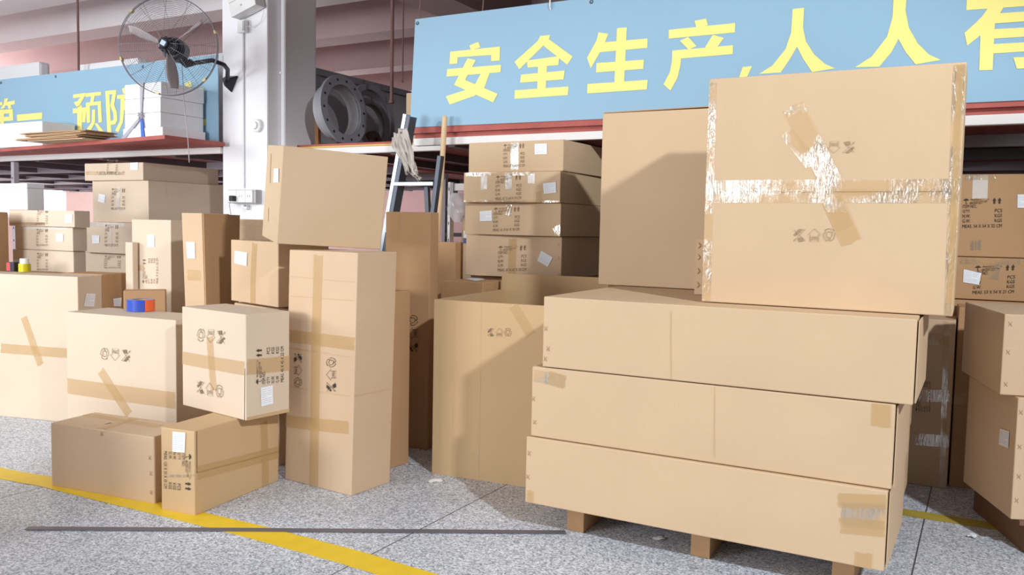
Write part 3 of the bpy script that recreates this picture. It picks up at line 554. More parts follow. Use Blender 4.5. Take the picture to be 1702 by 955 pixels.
# ------------------------------------------------------------------ cartons
class Carton:
    def __init__(s, key, label, tone='a', group=None, bulge=.0035, flaps=None, name='cardboard_box'):
        x, y, z, yaw, w_, d_, h_, roll, pit = BOXES[key]; s.w, s.d, s.h = w_, d_, h_
        s.sh = 0.0
        if key == 'L': s.sh = .028; roll = 0
        s.bl = min(bulge, .02*min(w_, h_))
        rnd = random.Random(key); n = 6
        bm = bmesh.new(); add_box(bm, 0, w_, 0, d_, 0, h_)
        bmesh.ops.recalc_face_normals(bm, faces=bm.faces)
        bmesh.ops.bevel(bm, geom=list(bm.edges), offset=min(.004, d_*.1, w_*.1), segments=2, affect='EDGES', profile=.5)
        for ax, L in ((0, w_), (1, d_), (2, h_)):
            for i in range(1, n):
                co = Vector((0, 0, 0)); co[ax] = L*i/n; no = Vector((0, 0, 0)); no[ax] = 1
                bmesh.ops.bisect_plane(bm, geom=list(bm.verts)+list(bm.edges)+list(bm.faces), plane_co=co, plane_no=no, dist=1e-6)
        for v in bm.verts: v.co = s.warp(v.co)
        s.o = obj(name, bm, CARD[tone])
        R = Matrix.Rotation(yaw, 4, 'Z') @ Matrix.Rotation(-roll, 4, 'Y') @ Matrix.Rotation(pit, 4, 'X')
        s.o.matrix_world = Matrix.Translation((x, y, z)) @ R
        tag(s.o, label, 'box', group)
        for D_ in DECALS.get(key, []): s.decal(*D_)
    def amp(s, a, b, A, B): return s.bl*max(0, math.sin(math.pi*min(1, max(0, a/A))))*max(0, math.sin(math.pi*min(1, max(0, b/B))))
    def warp(s, c):
        x, y, z = c; w_, d_, h_ = s.w, s.d, s.h; e = .0045
        nx, ny = x, y
        if y < e: ny = y - s.amp(x, z, w_, h_)
        if x > w_-e: nx = x + s.amp(y, z, d_, h_)
        if x < e: nx = x - s.amp(y, z, d_, h_)
        return Vector((nx + s.sh*z, ny, z))
    def at(s, f, a, b, eps):
        if f == 'F': return Vector((a + s.sh*b, -eps - s.amp(a, b, s.w, s.h), b))
        if f == 'R': return Vector((s.w + eps + s.amp(a, b, s.d, s.h) + s.sh*b, a, b))
        if f == 'L': return Vector((-eps - s.amp(a, b, s.d, s.h) + s.sh*b, a, b))
        return Vector((a + s.sh*s.h, b, s.h + eps))
    def grid(s, name, f, P, nu, nv, eps, mat):
        # P(i, j) -> (a, b) for i, j in 0..1 ; a thin sheet lying on the face
        bm = bmesh.new(); g = [[bm.verts.new(s.at(f, *P(i/nu, j/nv), eps)) for j in range(nv+1)] for i in range(nu+1)]
        for i in range(nu):
            for j in range(nv): bm.faces.new((g[i][j], g[i+1][j], g[i+1][j+1], g[i][j+1]))
        return s.fin(name, bm, f, mat)
    def fin(s, name, bm, f, mat):
        want = {'F': Vector((0, -1, 0)), 'R': Vector((1, 0, 0)), 'L': Vector((-1, 0, 0)), 'T': Vector((0, 0, 1))}[f]
        bm.normal_update()
        bad = [q for q in bm.faces if q.normal.dot(want) < 0]
        if bad: bmesh.ops.reverse_faces(bm, faces=bad)
        return obj(name, bm, mat, s.o)
    def flat(s, name, f, F, o, ax, ay, eps, mat):
        bm = bmesh.new(); vs = []
        for x, y in F.v:
            a = o[0] + x*(ax[0]-o[0]) + y*(ay[0]-o[0]); b = o[1] + x*(ax[1]-o[1]) + y*(ay[1]-o[1])
            vs.append(bm.verts.new(s.at(f, a, b, eps)))
        for q in F.f:
            try: bm.faces.new([vs[i] for i in q])
            except ValueError: pass
        return s.fin(name, bm, f, mat)
    def decal(s, kind, f, pts, *ex):
        rnd = random.Random(str(pts))
        A, B = {'F': (s.w, s.h), 'R': (s.d, s.h), 'L': (s.d, s.h), 'T': (s.w, s.d)}[f]
        cl = lambda p: (min(A-.001, max(.001, p[0])), min(B-.001, max(.001, p[1])))
        if kind == 'strip':
            p, q = [Vector(t) for t in pts]; wd = ex[0]; mk = ex[1] if len(ex) > 1 else 'tan'
            d = (q-p).normalized(); n = Vector((-d.y, d.x))
            jag = [rnd.uniform(-.004, .004) for _ in range(7)]
            def P(i, j):
                e = jag[int(j*4)] if i == 0 else (jag[int(j*4)+2] if i == 1 else 0)
                return cl(p + (q-p)*i + d*e + n*(j-.5)*wd)
            s.n = getattr(s, 'n', 0) + 1
            s.grid('packing_tape', f, P, 14, 4, .0012 + .0003*(s.n % 6), TAPE[mk])
        elif kind in ('seam', 'slit', 'crease'):
            p, q = [Vector(cl(t)) for t in pts]; d = (q-p).normalized(); n = Vector((-d.y, d.x)); wd = {'seam': .0035, 'slit': .007, 'crease': .004}[kind]
            s.grid({'seam': 'flap_seam', 'slit': 'hand_slot', 'crease': 'fold_crease'}[kind], f, lambda i, j: cl(p + (q-p)*i + n*(j-.5)*wd), 10, 1, .0008, {'seam': SEAM, 'slit': SEAM, 'crease': CREASE}[kind])
        elif kind == 'label':
            c = [Vector(t) for t in pts]
            P = lambda i, j: tuple(c[0]*(1-i)*(1-j) + c[1]*i*(1-j) + c[2]*i*j + c[3]*(1-i)*j)
            lb = s.grid('paper_label', f, P, 3, 3, .0032, PAPER); lb['label'] = 'white paper shipping label'
            s.flat('label_print', f, LABELF, tuple(c[3]), tuple(c[2]), tuple(c[0]), .0038, PAPER_INK).parent = lb
        elif kind == 'marks':
            s.flat('printed_marks', f, marks_flat(ex[0]), *pts, .0029, INKF if s.key[0] in 'FGHQ' else INK)
        elif kind == 'icons':
            s.flat('handling_icons', f, ICONS, *pts, .0029, INKU if s.key == 'U' else INKF if s.key in ('D', 'C', 'R') else INK)
        elif kind == 'staple':
            bm = bmesh.new(); a, b = pts[0]
            for dx in (-.006, .006):
                add_tube(bm, [s.at(f, a+dx, b-.009, .001), s.at(f, a+dx*.2, b, .003), s.at(f, a+dx, b+.009, .001)], .0007, 5)
            obj('staple', bm, STAPLE, s.o)
        elif kind == 'scuff':
            p, q = [Vector(cl(t)) for t in pts]; d = (q-p).normalized(); n = Vector((-d.y, d.x))
            s.grid('ink_smudge', f, lambda i, j: cl(p + (q-p)*i + n*(j-.5)*ex[0]), 4, 1, .001, INKF)
_init = Carton.__init__
def _k(self, key, *a, **k): self.key = key; _init(self, key, *a, **k)
Carton.__init__ = _k
# ------------------------------------------------------------------ the hall
RY = math.radians(-29.3); RM = Matrix.Translation((-2.33, 6.75, 0)) @ Matrix.Rotation(RY, 4, 'Z')
def G(u, v, z): return RM @ Vector((u, v, z))
def gempty(name, u, v, z=0.0, rz=0.0):
    o = empty(name, G(u, v, z), RY + rz); return o
def gobj(name, bm, mat, u=0.0, v=0.0, z=0.0, parent=None, rz=0.0, smooth=False):
    o = obj(name, bm, mat, parent, smooth)
    if parent is None: o.location = G(u, v, z); o.rotation_euler = (0, 0, RY + rz)
    return o
def struct(o): o['kind'] = 'structure'; return o
# floor: terrazzo slabs with dark joints on a 1.8 m module
def floor_mat():
    m, nt, b = new_mat('terrazzo')
    tc = nt.nodes.new('ShaderNodeTexCoord')
    vo = nt.nodes.new('ShaderNodeTexVoronoi'); vo.inputs['Scale'].default_value = 150
    n = nt.nodes.new('ShaderNodeTexNoise'); n.inputs['Scale'].default_value = 1.4; n.inputs['Detail'].default_value = 5
    n2 = nt.nodes.new('ShaderNodeTexNoise'); n2.inputs['Scale'].default_value = 75; n2.inputs['Detail'].default_value = 4
    for k in (vo, n, n2): nt.links.new(tc.outputs['Object'], k.inputs['Vector'])
    sp = nt.nodes.new('ShaderNodeSeparateColor'); nt.links.new(vo.outputs['Color'], sp.inputs[0])
    rp = nt.nodes.new('ShaderNodeValToRGB'); e = rp.color_ramp.elements
    e[0].position = 0; e[0].color = srgb(128, 133, 144); e[1].position = 1; e[1].color = srgb(244, 248, 254)
    k = rp.color_ramp.elements.new(.3); k.color = srgb(182, 188, 199); k = rp.color_ramp.elements.new(.72); k.color = srgb(214, 219, 229)
    nt.links.new(sp.outputs[0], rp.inputs[0])
    mx = nt.nodes.new('ShaderNodeMix'); mx.data_type = 'RGBA'; mx.blend_type = 'MULTIPLY'; mx.inputs[0].default_value = .55
    rp2 = nt.nodes.new('ShaderNodeValToRGB'); rp2.color_ramp.elements[0].position = .3; rp2.color_ramp.elements[1].position = .7
    rp2.color_ramp.elements[0].color = (.62, .62, .64, 1); rp2.color_ramp.elements[1].color = (1.1, 1.1, 1.1, 1)
    ad = nt.nodes.new('ShaderNodeMath'); ad.operation = 'MULTIPLY_ADD'; ad.inputs[1].default_value = .5
    ha = nt.nodes.new('ShaderNodeMath'); ha.operation = 'MULTIPLY'; ha.inputs[1].default_value = .5
    nt.links.new(n2.outputs['Fac'], ha.inputs[0]); nt.links.new(n.outputs['Fac'], ad.inputs[0]); nt.links.new(ha.outputs[0], ad.inputs[2]); nt.links.new(ad.outputs[0], rp2.inputs[0])
    nt.links.new(rp.outputs[0], mx.inputs[6]); nt.links.new(rp2.outputs[0], mx.inputs[7])
    # joints
    xyz = nt.nodes.new('ShaderNodeSeparateXYZ'); nt.links.new(tc.outputs['Object'], xyz.inputs[0])
    def joint(axis, period, off):
        a = nt.nodes.new('ShaderNodeMath'); a.operation = 'ADD'; a.inputs[1].default_value = off + 200*period; nt.links.new(xyz.outputs[axis], a.inputs[0])
        f = nt.nodes.new('ShaderNodeMath'); f.operation = 'MODULO'; f.inputs[1].default_value = period; nt.links.new(a.outputs[0], f.inputs[0])
        l_ = nt.nodes.new('ShaderNodeMath'); l_.operation = 'LESS_THAN'; l_.inputs[1].default_value = .006; nt.links.new(f.outputs[0], l_.inputs[0]); return l_
    j1 = joint(0, 1.8, .25); j2 = joint(1, 3.6, 3.45)
    jm = nt.nodes.new('ShaderNodeMath'); jm.operation = 'MAXIMUM'; nt.links.new(j1.outputs[0], jm.inputs[0]); nt.links.new(j2.outputs[0], jm.inputs[1])
    m2 = nt.nodes.new('ShaderNodeMix'); m2.data_type = 'RGBA'; m2.inputs[7].default_value = srgb(84, 84, 90)
    nt.links.new(jm.outputs[0], m2.inputs[0]); nt.links.new(mx.outputs[2], m2.inputs[6]); nt.links.new(m2.outputs[2], b.inputs['Base Color'])
    b.inputs['Roughness'].default_value = .42; b.inputs['Specular IOR Level'].default_value = .45
    return m
struct(gobj('floor', box_bm(-14, 14, -11, 10, -.1, 0), floor_mat()))
PLASTER = plain('white_wall_paint', srgb(236, 236, 240), .75, noise=.03, nscale=3, bump=.05)
CONC = plain('ceiling_concrete', srgb(176, 154, 154), .9, noise=.12, nscale=1.5, bump=.1)
CONCL = plain('beam_concrete', srgb(228, 224, 226), .9, noise=.08, nscale=2, bump=.1)
WALLP = plain('far_wall_paint', srgb(212, 182, 176), .85, noise=.1, nscale=.8)
struct(gobj('ceiling', box_bm(-13, 13, -1.5, 10, 3.9, 4.0), CONC))
struct(gobj('wall_back', box_bm(-10.7, 13, 9.0, 9.2, 0, 3.9), WALLP))
struct(gobj('wall_left', box_bm(-10.7, -10.5, -1.5, 9.0, 0, 3.9), WALLP))
for i, (v0, zb) in enumerate(((0.02, 3.31), (1.25, 3.34), (2.9, 3.4), (4.6, 3.4), (6.4, 3.4))):
    struct(gobj('trim_%d' % (i+1), box_bm(-13, 13, v0, v0+.35, zb, 3.9), CONCL if i < 2 else CONC))
struct(gobj('trim_6', box_bm(.75, 1.2, .37, 9.0, 3.2, 3.9), CONC, rz=0))
# daylit windows in the far wall
def emit(name, col, st):
    m = bpy.data.materials.new(name); m.use_nodes = True; nt = m.node_tree; nt.nodes.remove(nt.nodes['Principled BSDF'])
    e = nt.nodes.new('ShaderNodeEmission'); e.inputs[0].default_value = col; e.inputs[1].default_value = st
    nt.links.new(e.outputs[0], nt.nodes['Material Output'].inputs[0]); return m
DAY = emit('daylight_pane', (.97, .98, 1, 1), 3.0); WFRAME = plain('window_paint', srgb(225, 225, 228), .5)
for i, (a, b_, z0, z1) in enumerate(((-7.5, -5.5, 2.5, 3.3), (-4.8, -2.8, 2.5, 3.3), (-.9, .5, 2.7, 3.4))):
    bm = bmesh.new()
    for x0, x1, y0, y1 in ((a, b_, z0, z0+.06), (a, b_, z1-.06, z1), (a, a+.06, z0, z1), (b_-.06, b_, z0, z1), ((a+b_)/2-.025, (a+b_)/2+.025, z0, z1)): add_box(bm, x0, x1, -.06, 0, y0, y1)
    wd = struct(gobj('window_%d' % (i+1), bm, WFRAME, 0, 8.99, 0))
    obj('window_pane', box_bm(a+.05, b_-.05, -.03, -.01, z0+.05, z1-.05), DAY, wd)
for i, (a, b_, z0, z1) in enumerate(((-.5, 1.4, 1.25, 2.05), (1.9, 3.2, 1.25, 2.05), (3.7, 5.45, 1.25, 2.05))):
    bm = bmesh.new()
    for y0, y1, h0, h1 in ((a, b_, z0, z0+.06), (a, b_, z1-.06, z1), (a, a+.06, z0, z1), (b_-.06, b_, z0, z1), ((a+b_)/2-.025, (a+b_)/2+.025, z0, z1)): add_box(bm, 0, .06, y0, y1, h0, h1)
    wd = struct(gobj('window_%d' % (i+4), bm, WFRAME, -10.49, 0, 0))
    obj('window_pane', box_bm(.01, .03, a+.05, b_-.05, z0+.05, z1-.05), DAY, wd)
# pillar
pl = struct(gobj('pillar', box_bm(0, .486, .02, .56, 0, 3.9, bev=.012), PLASTER))
PVC = plain('white_plastic', srgb(232, 232, 232), .4); GREYP = plain('grey_plastic', srgb(178, 176, 176), .5)
bm = bmesh.new(); add_tube(bm, [(.509, .17, .02), (.509, .17, 3.85)], .02, 10)
for z in (.8, 1.6, 2.4, 3.2): add_box(bm, .487, .512, .145, .195, z, z+.015)
c = tag(gobj('pipe', bm, PLASTER), 'white painted vertical pipe along the shaded side of the pillar', 'pipe')
bm = bmesh.new(); add_tube(bm, [(.244, .008, 1.515), (.244, .008, 2.70)], .0085, 8)
tag(gobj('conduit', bm, PLASTER), 'thin white cable conduit running down the bright face of the pillar', 'conduit')
t = gempty('junction_box', .255, .015, 2.70)
tag(t, 'small white junction box under the slanted white device on the pillar', 'junction box')
obj('body', box_bm(-.04, .04, -.04, 0, 0, .095, bev=.005), PVC, t)
bm = bmesh.new(); add_box(bm, .02, .041, -.042, -.038, .01, .085); obj('cover', bm, GREYP, t)
bm = bmesh.new(); add_tube(bm, [(.035, -.02, .05), (.1, -.012, .035), (.18, -.01, .07), (.235, -.03, .14)], .0025, 6); obj('wire', bm, PVC, t)
t = gempty('emergency_lamp', .225, .015, 2.80)
tag(t, 'slanted white box device mounted high on the bright face of the pillar', 'device')
Mt = Matrix.Rotation(math.radians(-15), 4, 'Y')
obj('housing', box_bm(0, .27, -.11, -.01, 0, .14, M=Mt, bev=.006), PVC, t)
bm = bmesh.new(); add_box(bm, .01, .262, -.1115, -.1095, .105, .109, M=Mt); add_box(bm, .12, .135, -.113, -.11, .045, .058, M=Mt); obj('seam_line', bm, GREYP, t)
bm = bmesh.new(); add_box(bm, .05, .12, -.08, -.01, .13, .22, M=Mt); obj('bracket', bm, GREYP, t)
bm = bmesh.new(); add_lathe(bm, [(0, 0), (.052, 0), (.052, -.02), (.04, -.028), (.036, -.02), (0, -.02)], 32, 'y')
t = tag(gobj('round_lamp', bm, PVC, .15, .016, 3.02, smooth=False), 'round white fitting above the slanted device at the top of the pillar', 'lamp')
bm = bmesh.new(); add_ring(bm, .044, .004, -.026, 32, 6); obj('rim', bm, GREYP, t)
t = gempty('doorbell', .395, .016, 1.99); tag(t, 'small round white bell sounder on the bright face of the pillar', 'bell')
bm = bmesh.new(); add_lathe(bm, [(0, 0), (.05, 0), (.05, -.02), (.042, -.028), (0, -.028)], 32, 'y'); obj('base', bm, PVC, t)
bm = bmesh.new(); add_lathe(bm, [(0, -.028), (.03, -.028), (.026, -.045), (0, -.047)], 32, 'y'); obj('dome', bm, PLASTER, t)
# sockets
BLACK = plain('black_plastic', srgb(24, 24, 27), .45); DARK = plain('dark_grey_metal', srgb(58, 60, 66), .45, .4)
t = gempty('socket_panel', .13, .016, 1.395); tag(t, 'white row of wall sockets low on the bright face of the pillar', 'sockets')
obj('back_box', box_bm(0, .30, -.06, 0, 0, .105, bev=.004), GREYP, t)
for x0, x1 in ((.005, .10), (.102, .198), (.2, .275)):
    so = obj('socket_plate', box_bm(x0, x1, -.072, -.058, .006, .1, bev=.004), PVC, t)
    bm = bmesh.new(); xm = (x0+x1)/2
    for dx in (-.012, .012): add_box(bm, xm+dx-.003, xm+dx+.003, -.0735, -.071, .045, .062)
    obj('pin_hole', bm, GREYP, so)
t2 = gempty('plug', .205, -.056, 1.42); tag(t2, 'black plug with a thin cable in the left white wall socket', 'plug')
t2.location = G(.215, -.056, 1.43)
obj('plug_body', box_bm(-.02, .02, -.04, 0, -.02, .022, bev=.006), BLACK, t2)
bm = bmesh.new(); add_tube(bm, [(-.01, -.03, -.018), (-.018, -.035, -.05), (-.02, -.02, -.12), (-.018, .03, -.3)], .003, 6); obj('cable', bm, GREYP, t2)
bm = bmesh.new(); add_box(bm, -.018, .018, -.03, 0, 0, .003)
for x in (-.018, .015): add_box(bm, x, x+.003, -.03, 0, 0, .035)
add_box(bm, -.018, .018, -.03, -.027, 0, .02)
tag(gobj('cup_holder', bm, PVC, .285, .016, 1.35), 'tiny white bracket under the wall sockets on the pillar', 'bracket')

# ------------------------------------------------------------------ rack: beams, decks, posts
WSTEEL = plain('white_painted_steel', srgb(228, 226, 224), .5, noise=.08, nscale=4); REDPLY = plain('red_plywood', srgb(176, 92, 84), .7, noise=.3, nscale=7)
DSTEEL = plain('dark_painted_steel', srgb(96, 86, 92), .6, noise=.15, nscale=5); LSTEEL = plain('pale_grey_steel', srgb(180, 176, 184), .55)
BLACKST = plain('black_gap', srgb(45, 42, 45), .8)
def deck(name, u0, u1, v0, v1, label, poly=None, joist=None, beams=()):
    t = gempty(name, (u0+u1)/2, v0, 1.84); tag(t, label, 'rack deck'); cx = (u0+u1)/2
    bm = bmesh.new()
    if poly: 
        vs = [bm.verts.new((a-cx, b-v0, 0)) for a, b in poly]; f = bm.faces.new(vs)
        r = bmesh.ops.extrude_face_region(bm, geom=[f]); bmesh.ops.translate(bm, vec=(0, 0, .028), verts=[q for q in r['geom'] if isinstance(q, bmesh.types.BMVert)])
        bmesh.ops.recalc_face_normals(bm, faces=bm.faces)
        obj('overhanging_board', bm, REDPLY, t); bm = bmesh.new()
    y = 0.0
    while y < v1-v0-.1:
        add_box(bm, u0-cx, u1-cx, y, min(y+1.19, v1-v0), .001, .03); y += 1.2
    obj('plywood_board', bm, REDPLY, t)
    obj('front_beam', box_bm(u0-cx, u1-cx, -.02, .03, -.05, -.001, bev=.004), WSTEEL, t)
    for b_ in beams: obj('cross_beam', box_bm(u0-cx, u1-cx, b_-v0, b_-v0+.05, -.07, -.0005), LSTEEL, t)
    k = u0 + .25
    while k < u1:
        obj('joist', box_bm(k-cx, k-cx+.05, .035, v1-v0, -.06, -.0005), DSTEEL, t); k += joist
    return t
dl = deck('rack_deck', -10.4, -.005, 0.02, 6.0, 'red plywood rack deck on a white beam left of the pillar', poly=[(-10.4, .0), (-10.4, -.30), (-2.48, -.31), (.10, -.60), (.085, -.03), (-.01, -.03), (-.01, 0)], joist=.95, beams=(1.2, 2.2, 3.2, 4.4, 5.5))
dr = deck('rack_deck', 1.89, 8.2, 0.0, 5.0, 'red edged rack deck on a white beam under the long right banner', joist=.7, beams=(.9, 1.8, 2.9, 4.2))
bm = bmesh.new(); add_box(bm, -3.2, 3.1, -.034, .4, .031, .086); obj('edge_board', bm, REDPLY, dr)
dm = deck('rack_deck', .49, 1.885, .34, 4.5, 'rack deck carrying the big dark rings beside the pillar', joist=.65)
bm = bmesh.new(); add_box(bm, -.69, .695, -.022, -.012, .0, .012)
obj('edge_strip', bm, plain('yellow_edge_paint', srgb(222, 180, 90), .6), dm)
def post(u, v, z1, label, mat=LSTEEL, wd=.05, z0=0):
    t = gempty('rack_post', u, v, z0); tag(t, label, 'post')
    obj('upright', box_bm(0, wd, 0, .05, .01, z1-z0, bev=.003), mat, t)
    obj('foot_plate', box_bm(-.02, wd+.02, -.02, .07, 0, .01), mat, t)
    bm = bmesh.new(); z = .3
    while z < z1-z0-.05: add_box(bm, wd*.35, wd*.65, -.0015, .0, z, z+.02); z += .12
    obj('slot', bm, DSTEEL, t); return t
post(-2.93, .04, 1.785, 'pale grey rack post at far left behind the white foam box')
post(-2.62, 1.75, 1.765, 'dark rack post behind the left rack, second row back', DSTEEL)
post(-4.3, 2.95, 1.765, 'thin grey rack post deep under the left rack')
post(1.99, .26, 1.56, 'white rack post between the broom handle and the stacked boxes', WSTEEL, .022)
# low shelf beam beside the white post
t = gempty('shelf_beam', 2.015, .27, 1.50); tag(t, 'short white shelf beam meeting the white post beside the box stack', 'beam')
obj('rail', box_bm(0, .38, 0, .04, 0, .05, bev=.003), WSTEEL, t); obj('bracket', box_bm(0, .02, -.01, .05, -.05, .055), LSTEEL, t)
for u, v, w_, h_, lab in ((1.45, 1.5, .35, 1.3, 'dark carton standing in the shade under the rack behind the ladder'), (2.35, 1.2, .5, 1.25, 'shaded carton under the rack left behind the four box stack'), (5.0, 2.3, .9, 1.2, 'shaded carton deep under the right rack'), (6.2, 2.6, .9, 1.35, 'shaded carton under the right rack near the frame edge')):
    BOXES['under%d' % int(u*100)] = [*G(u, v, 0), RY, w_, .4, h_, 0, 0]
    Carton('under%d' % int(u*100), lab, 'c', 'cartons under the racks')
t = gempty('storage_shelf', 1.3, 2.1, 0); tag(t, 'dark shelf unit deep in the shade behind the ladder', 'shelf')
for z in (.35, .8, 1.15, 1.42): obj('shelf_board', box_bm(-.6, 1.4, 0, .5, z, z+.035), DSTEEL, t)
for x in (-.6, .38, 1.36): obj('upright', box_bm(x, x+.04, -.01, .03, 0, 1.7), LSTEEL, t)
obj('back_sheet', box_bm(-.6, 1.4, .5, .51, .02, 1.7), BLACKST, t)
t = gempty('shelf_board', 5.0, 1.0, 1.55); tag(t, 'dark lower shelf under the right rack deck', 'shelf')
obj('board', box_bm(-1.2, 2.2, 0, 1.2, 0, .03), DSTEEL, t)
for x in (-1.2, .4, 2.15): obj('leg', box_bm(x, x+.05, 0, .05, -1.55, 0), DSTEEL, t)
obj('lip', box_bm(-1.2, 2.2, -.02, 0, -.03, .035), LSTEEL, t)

# ------------------------------------------------------------------ banners
BLUE = plain('blue_banner_vinyl', srgb(146, 184, 208), .55, noise=.04, nscale=1.5); YEL = plain('yellow_lettering', srgb(250, 236, 140), .6)
GROM = plain('grommet_metal', srgb(90, 96, 104), .4, .8)
def banner(s, outline, glyphs, label, grom, cat='banner'):
    cx = outline[0][0]; z0 = outline[0][1]
    t = gempty('banner', cx, s, z0); tag(t, label, cat)
    bm = bmesh.new(); prism(bm, [(a-cx, z-z0) for a, z in outline], 0, .006); bmesh.ops.recalc_face_normals(bm, faces=bm.faces); obj('panel', bm, BLUE, t)
    for polys in glyphs:
        bm = bmesh.new()
        for n, po in enumerate(polys):
            vs = [bm.verts.new((a-cx, -.0022-.0003*(n % 4), z-z0)) for a, z in po]
            f = bm.faces.new(vs); f.normal_update()
            if f.normal.y > 0: f.normal_flip()
        bmesh.ops.triangulate(bm, faces=bm.faces, ngon_method='EAR_CLIP'); obj('character', bm, YEL, t)
    for a, z in grom:
        bm = bmesh.new(); add_ring(bm, .009, .003, -.002, 16, 5); o = obj('grommet', bm, GROM, t); o.location = (a-cx, 0, z-z0)
    return t
banner(-.042, [(1.876, 1.912), (8.0, 1.885), (8.0, 2.62), (1.911, 2.628)], [g for s_, g in GLYPHS if s_ == -.03], 'long blue banner with large yellow Chinese characters above the right rack', [(1.93, 2.60), (3.2, 2.60)])
banner(-.016, [(-5.0, 1.872), (-.006, 1.872), (-.006, 2.557), (-5.0, 2.563)], [g for s_, g in GLYPHS if s_ != -.03], 'blue banner with yellow characters partly hidden by foam, left of the pillar', [(-2.96, 2.53), (-2.1, 2.53), (-.9, 2.53)])
for u, z0, z1, v, r, lab in ((1.21, 2.2, 3.4, .62, .014, 'brown hanging rod left of the right banner, longest of them'), (1.03, 2.43, 3.35, 1.0, .006, 'thin short hanging rod above the dark rings'),
    (-3.64, 2.575, 3.36, .2, .012, 'grey hanging rod at far left above the left banner'), (-2.24, 2.575, 3.36, .3, .011, 'dark hanging rod above the left banner near the fan')):
    bm = bmesh.new(); add_tube(bm, [(0, 0, 0), (0, 0, z1-z0)], r, 8); add_tube(bm, [(0, 0, .0), (0, 0, .02)], r*1.5, 8)
    tag(gobj('hanging_rod', bm, plain('rusty_rod', srgb(120, 86, 82), .7), u, v, z0), lab, 'rod', 'ceiling hanging rods')
for u, lab in ((1.93, 'thin brown wire holding up the left corner of the right banner'), (2.43, 'thin brown wire above the character nearest the banner left end')):
    bm = bmesh.new(); add_tube(bm, [(0, 0, 0), (0, .1, .76)], .004, 6); tag(gobj('banner_wire', bm, plain('wire', srgb(130, 96, 84), .7), u, -.03, 2.61), lab, 'wire', 'banner wires')
bm = bmesh.new(); add_tube(bm, [(0, 0, -.02), (0, -.012, .0), (0, -.012, .04), (0, .02, .07)], .005, 8)
tag(gobj('banner_hook', bm, PVC, 2.93, -.045, 2.60), 'small white hook on the top edge of the right banner', 'hook')
# ------------------------------------------------------------------ dark machine rings on the middle deck
CAST = plain('dark_cast_iron', srgb(136, 138, 146), .6, .1, noise=.2, nscale=6, bump=.2); CASTD = plain('black_duct_steel', srgb(160, 160, 164), .65, .1, noise=.2, nscale=3)
t = gempty('duct_panel', .40, .60, 1.872); tag(t, 'long dark sheet metal duct panel standing behind the rings', 'duct')
obj('sheet', box_bm(-.0, .03, 0, 2.6, 0, .66), CASTD, t)
for z in (.0, .60): obj('flange', box_bm(.03, .06, 0, 2.6, z, z+.05), CAST, t)
for y in (.0, .85, 1.7, 2.55): obj('rib', box_bm(.03, .05, y, y+.05, .05, .60), CAST, t)
def flange_ring(u, v, R, r_in, th, lab, holes=14, hub=0, lean=.12, col=.12):
    t = gempty('flange_ring', u, v, 1.877); tag(t, lab, 'ring', 'dark rings beside the pillar'); t.rotation_euler = (0, -lean, RY)
    c = R
    bm = bmesh.new(); add_lathe(bm, [(r_in, -th/2), (R, -th/2), (R, th/2), (r_in, th/2)], 64, 'x', closed=True)
    bmesh.ops.translate(bm, vec=(0, 0, c), verts=bm.verts); o = obj('flange', bm, CAST, t)
    bm = bmesh.new(); add_lathe(bm, [(r_in, -col), (r_in+.02, -col), (r_in+.02, .0), (r_in, .0)], 64, 'x', closed=True)
    bmesh.ops.translate(bm, vec=(0, 0, c), verts=bm.verts); obj('collar', bm, CASTD, t)
    for k in range(holes):
        a = 2*math.pi*k/holes; bm = bmesh.new(); add_lathe(bm, [(0, th/2+.0008), (.011, th/2+.0008), (.011, th/2-.004), (0, th/2-.004)], 12, 'x')
        bmesh.ops.translate(bm, vec=(0, (R+r_in)/2*math.cos(a), c+(R+r_in)/2*math.sin(a)), verts=bm.verts); obj('bolt_hole', bm, BLACK, t)
    if hub:
        bm = bmesh.new(); add_lathe(bm, [(.02, -.03), (hub, -.03), (hub, .02), (hub*.6, .035), (.02, .035)], 40, 'x', closed=True)
        bmesh.ops.translate(bm, vec=(0, 0, hub), verts=bm.verts); obj('hub', bm, plain('rusty_hub', srgb(96, 78, 70), .7, .2), t)
flange_ring(.86, .50, .275, .2, .025, 'nearest dark bolted flange ring beside the pillar')
flange_ring(.74, 1.0, .225, .17, .03, 'middle dark ring leaning behind the bolted flange ring', 0, .085, .12, .05)
flange_ring(.62, 1.16, .30, .25, .03, 'rearmost and largest dark ring leaning on the duct panel', 0, 0, .12, .04)
bm = bmesh.new(); add_box(bm, 0, .035, 0, .035, 0, .32, bev=.004)
tag(gobj('wooden_batten', bm, plain('raw_wood', srgb(150, 104, 66), .7, noise=.2, nscale=8), .60, .42, 1.872), 'short brown wooden batten standing beside the pillar before the rings', 'wood')
BOXES['deckbox'] = [*G(1.50, .42, 1.872), RY+.05, .30, .2, .36, 0, 0]
Carton('deckbox', 'upright carton on the deck left of the right banner end', 'a', None)

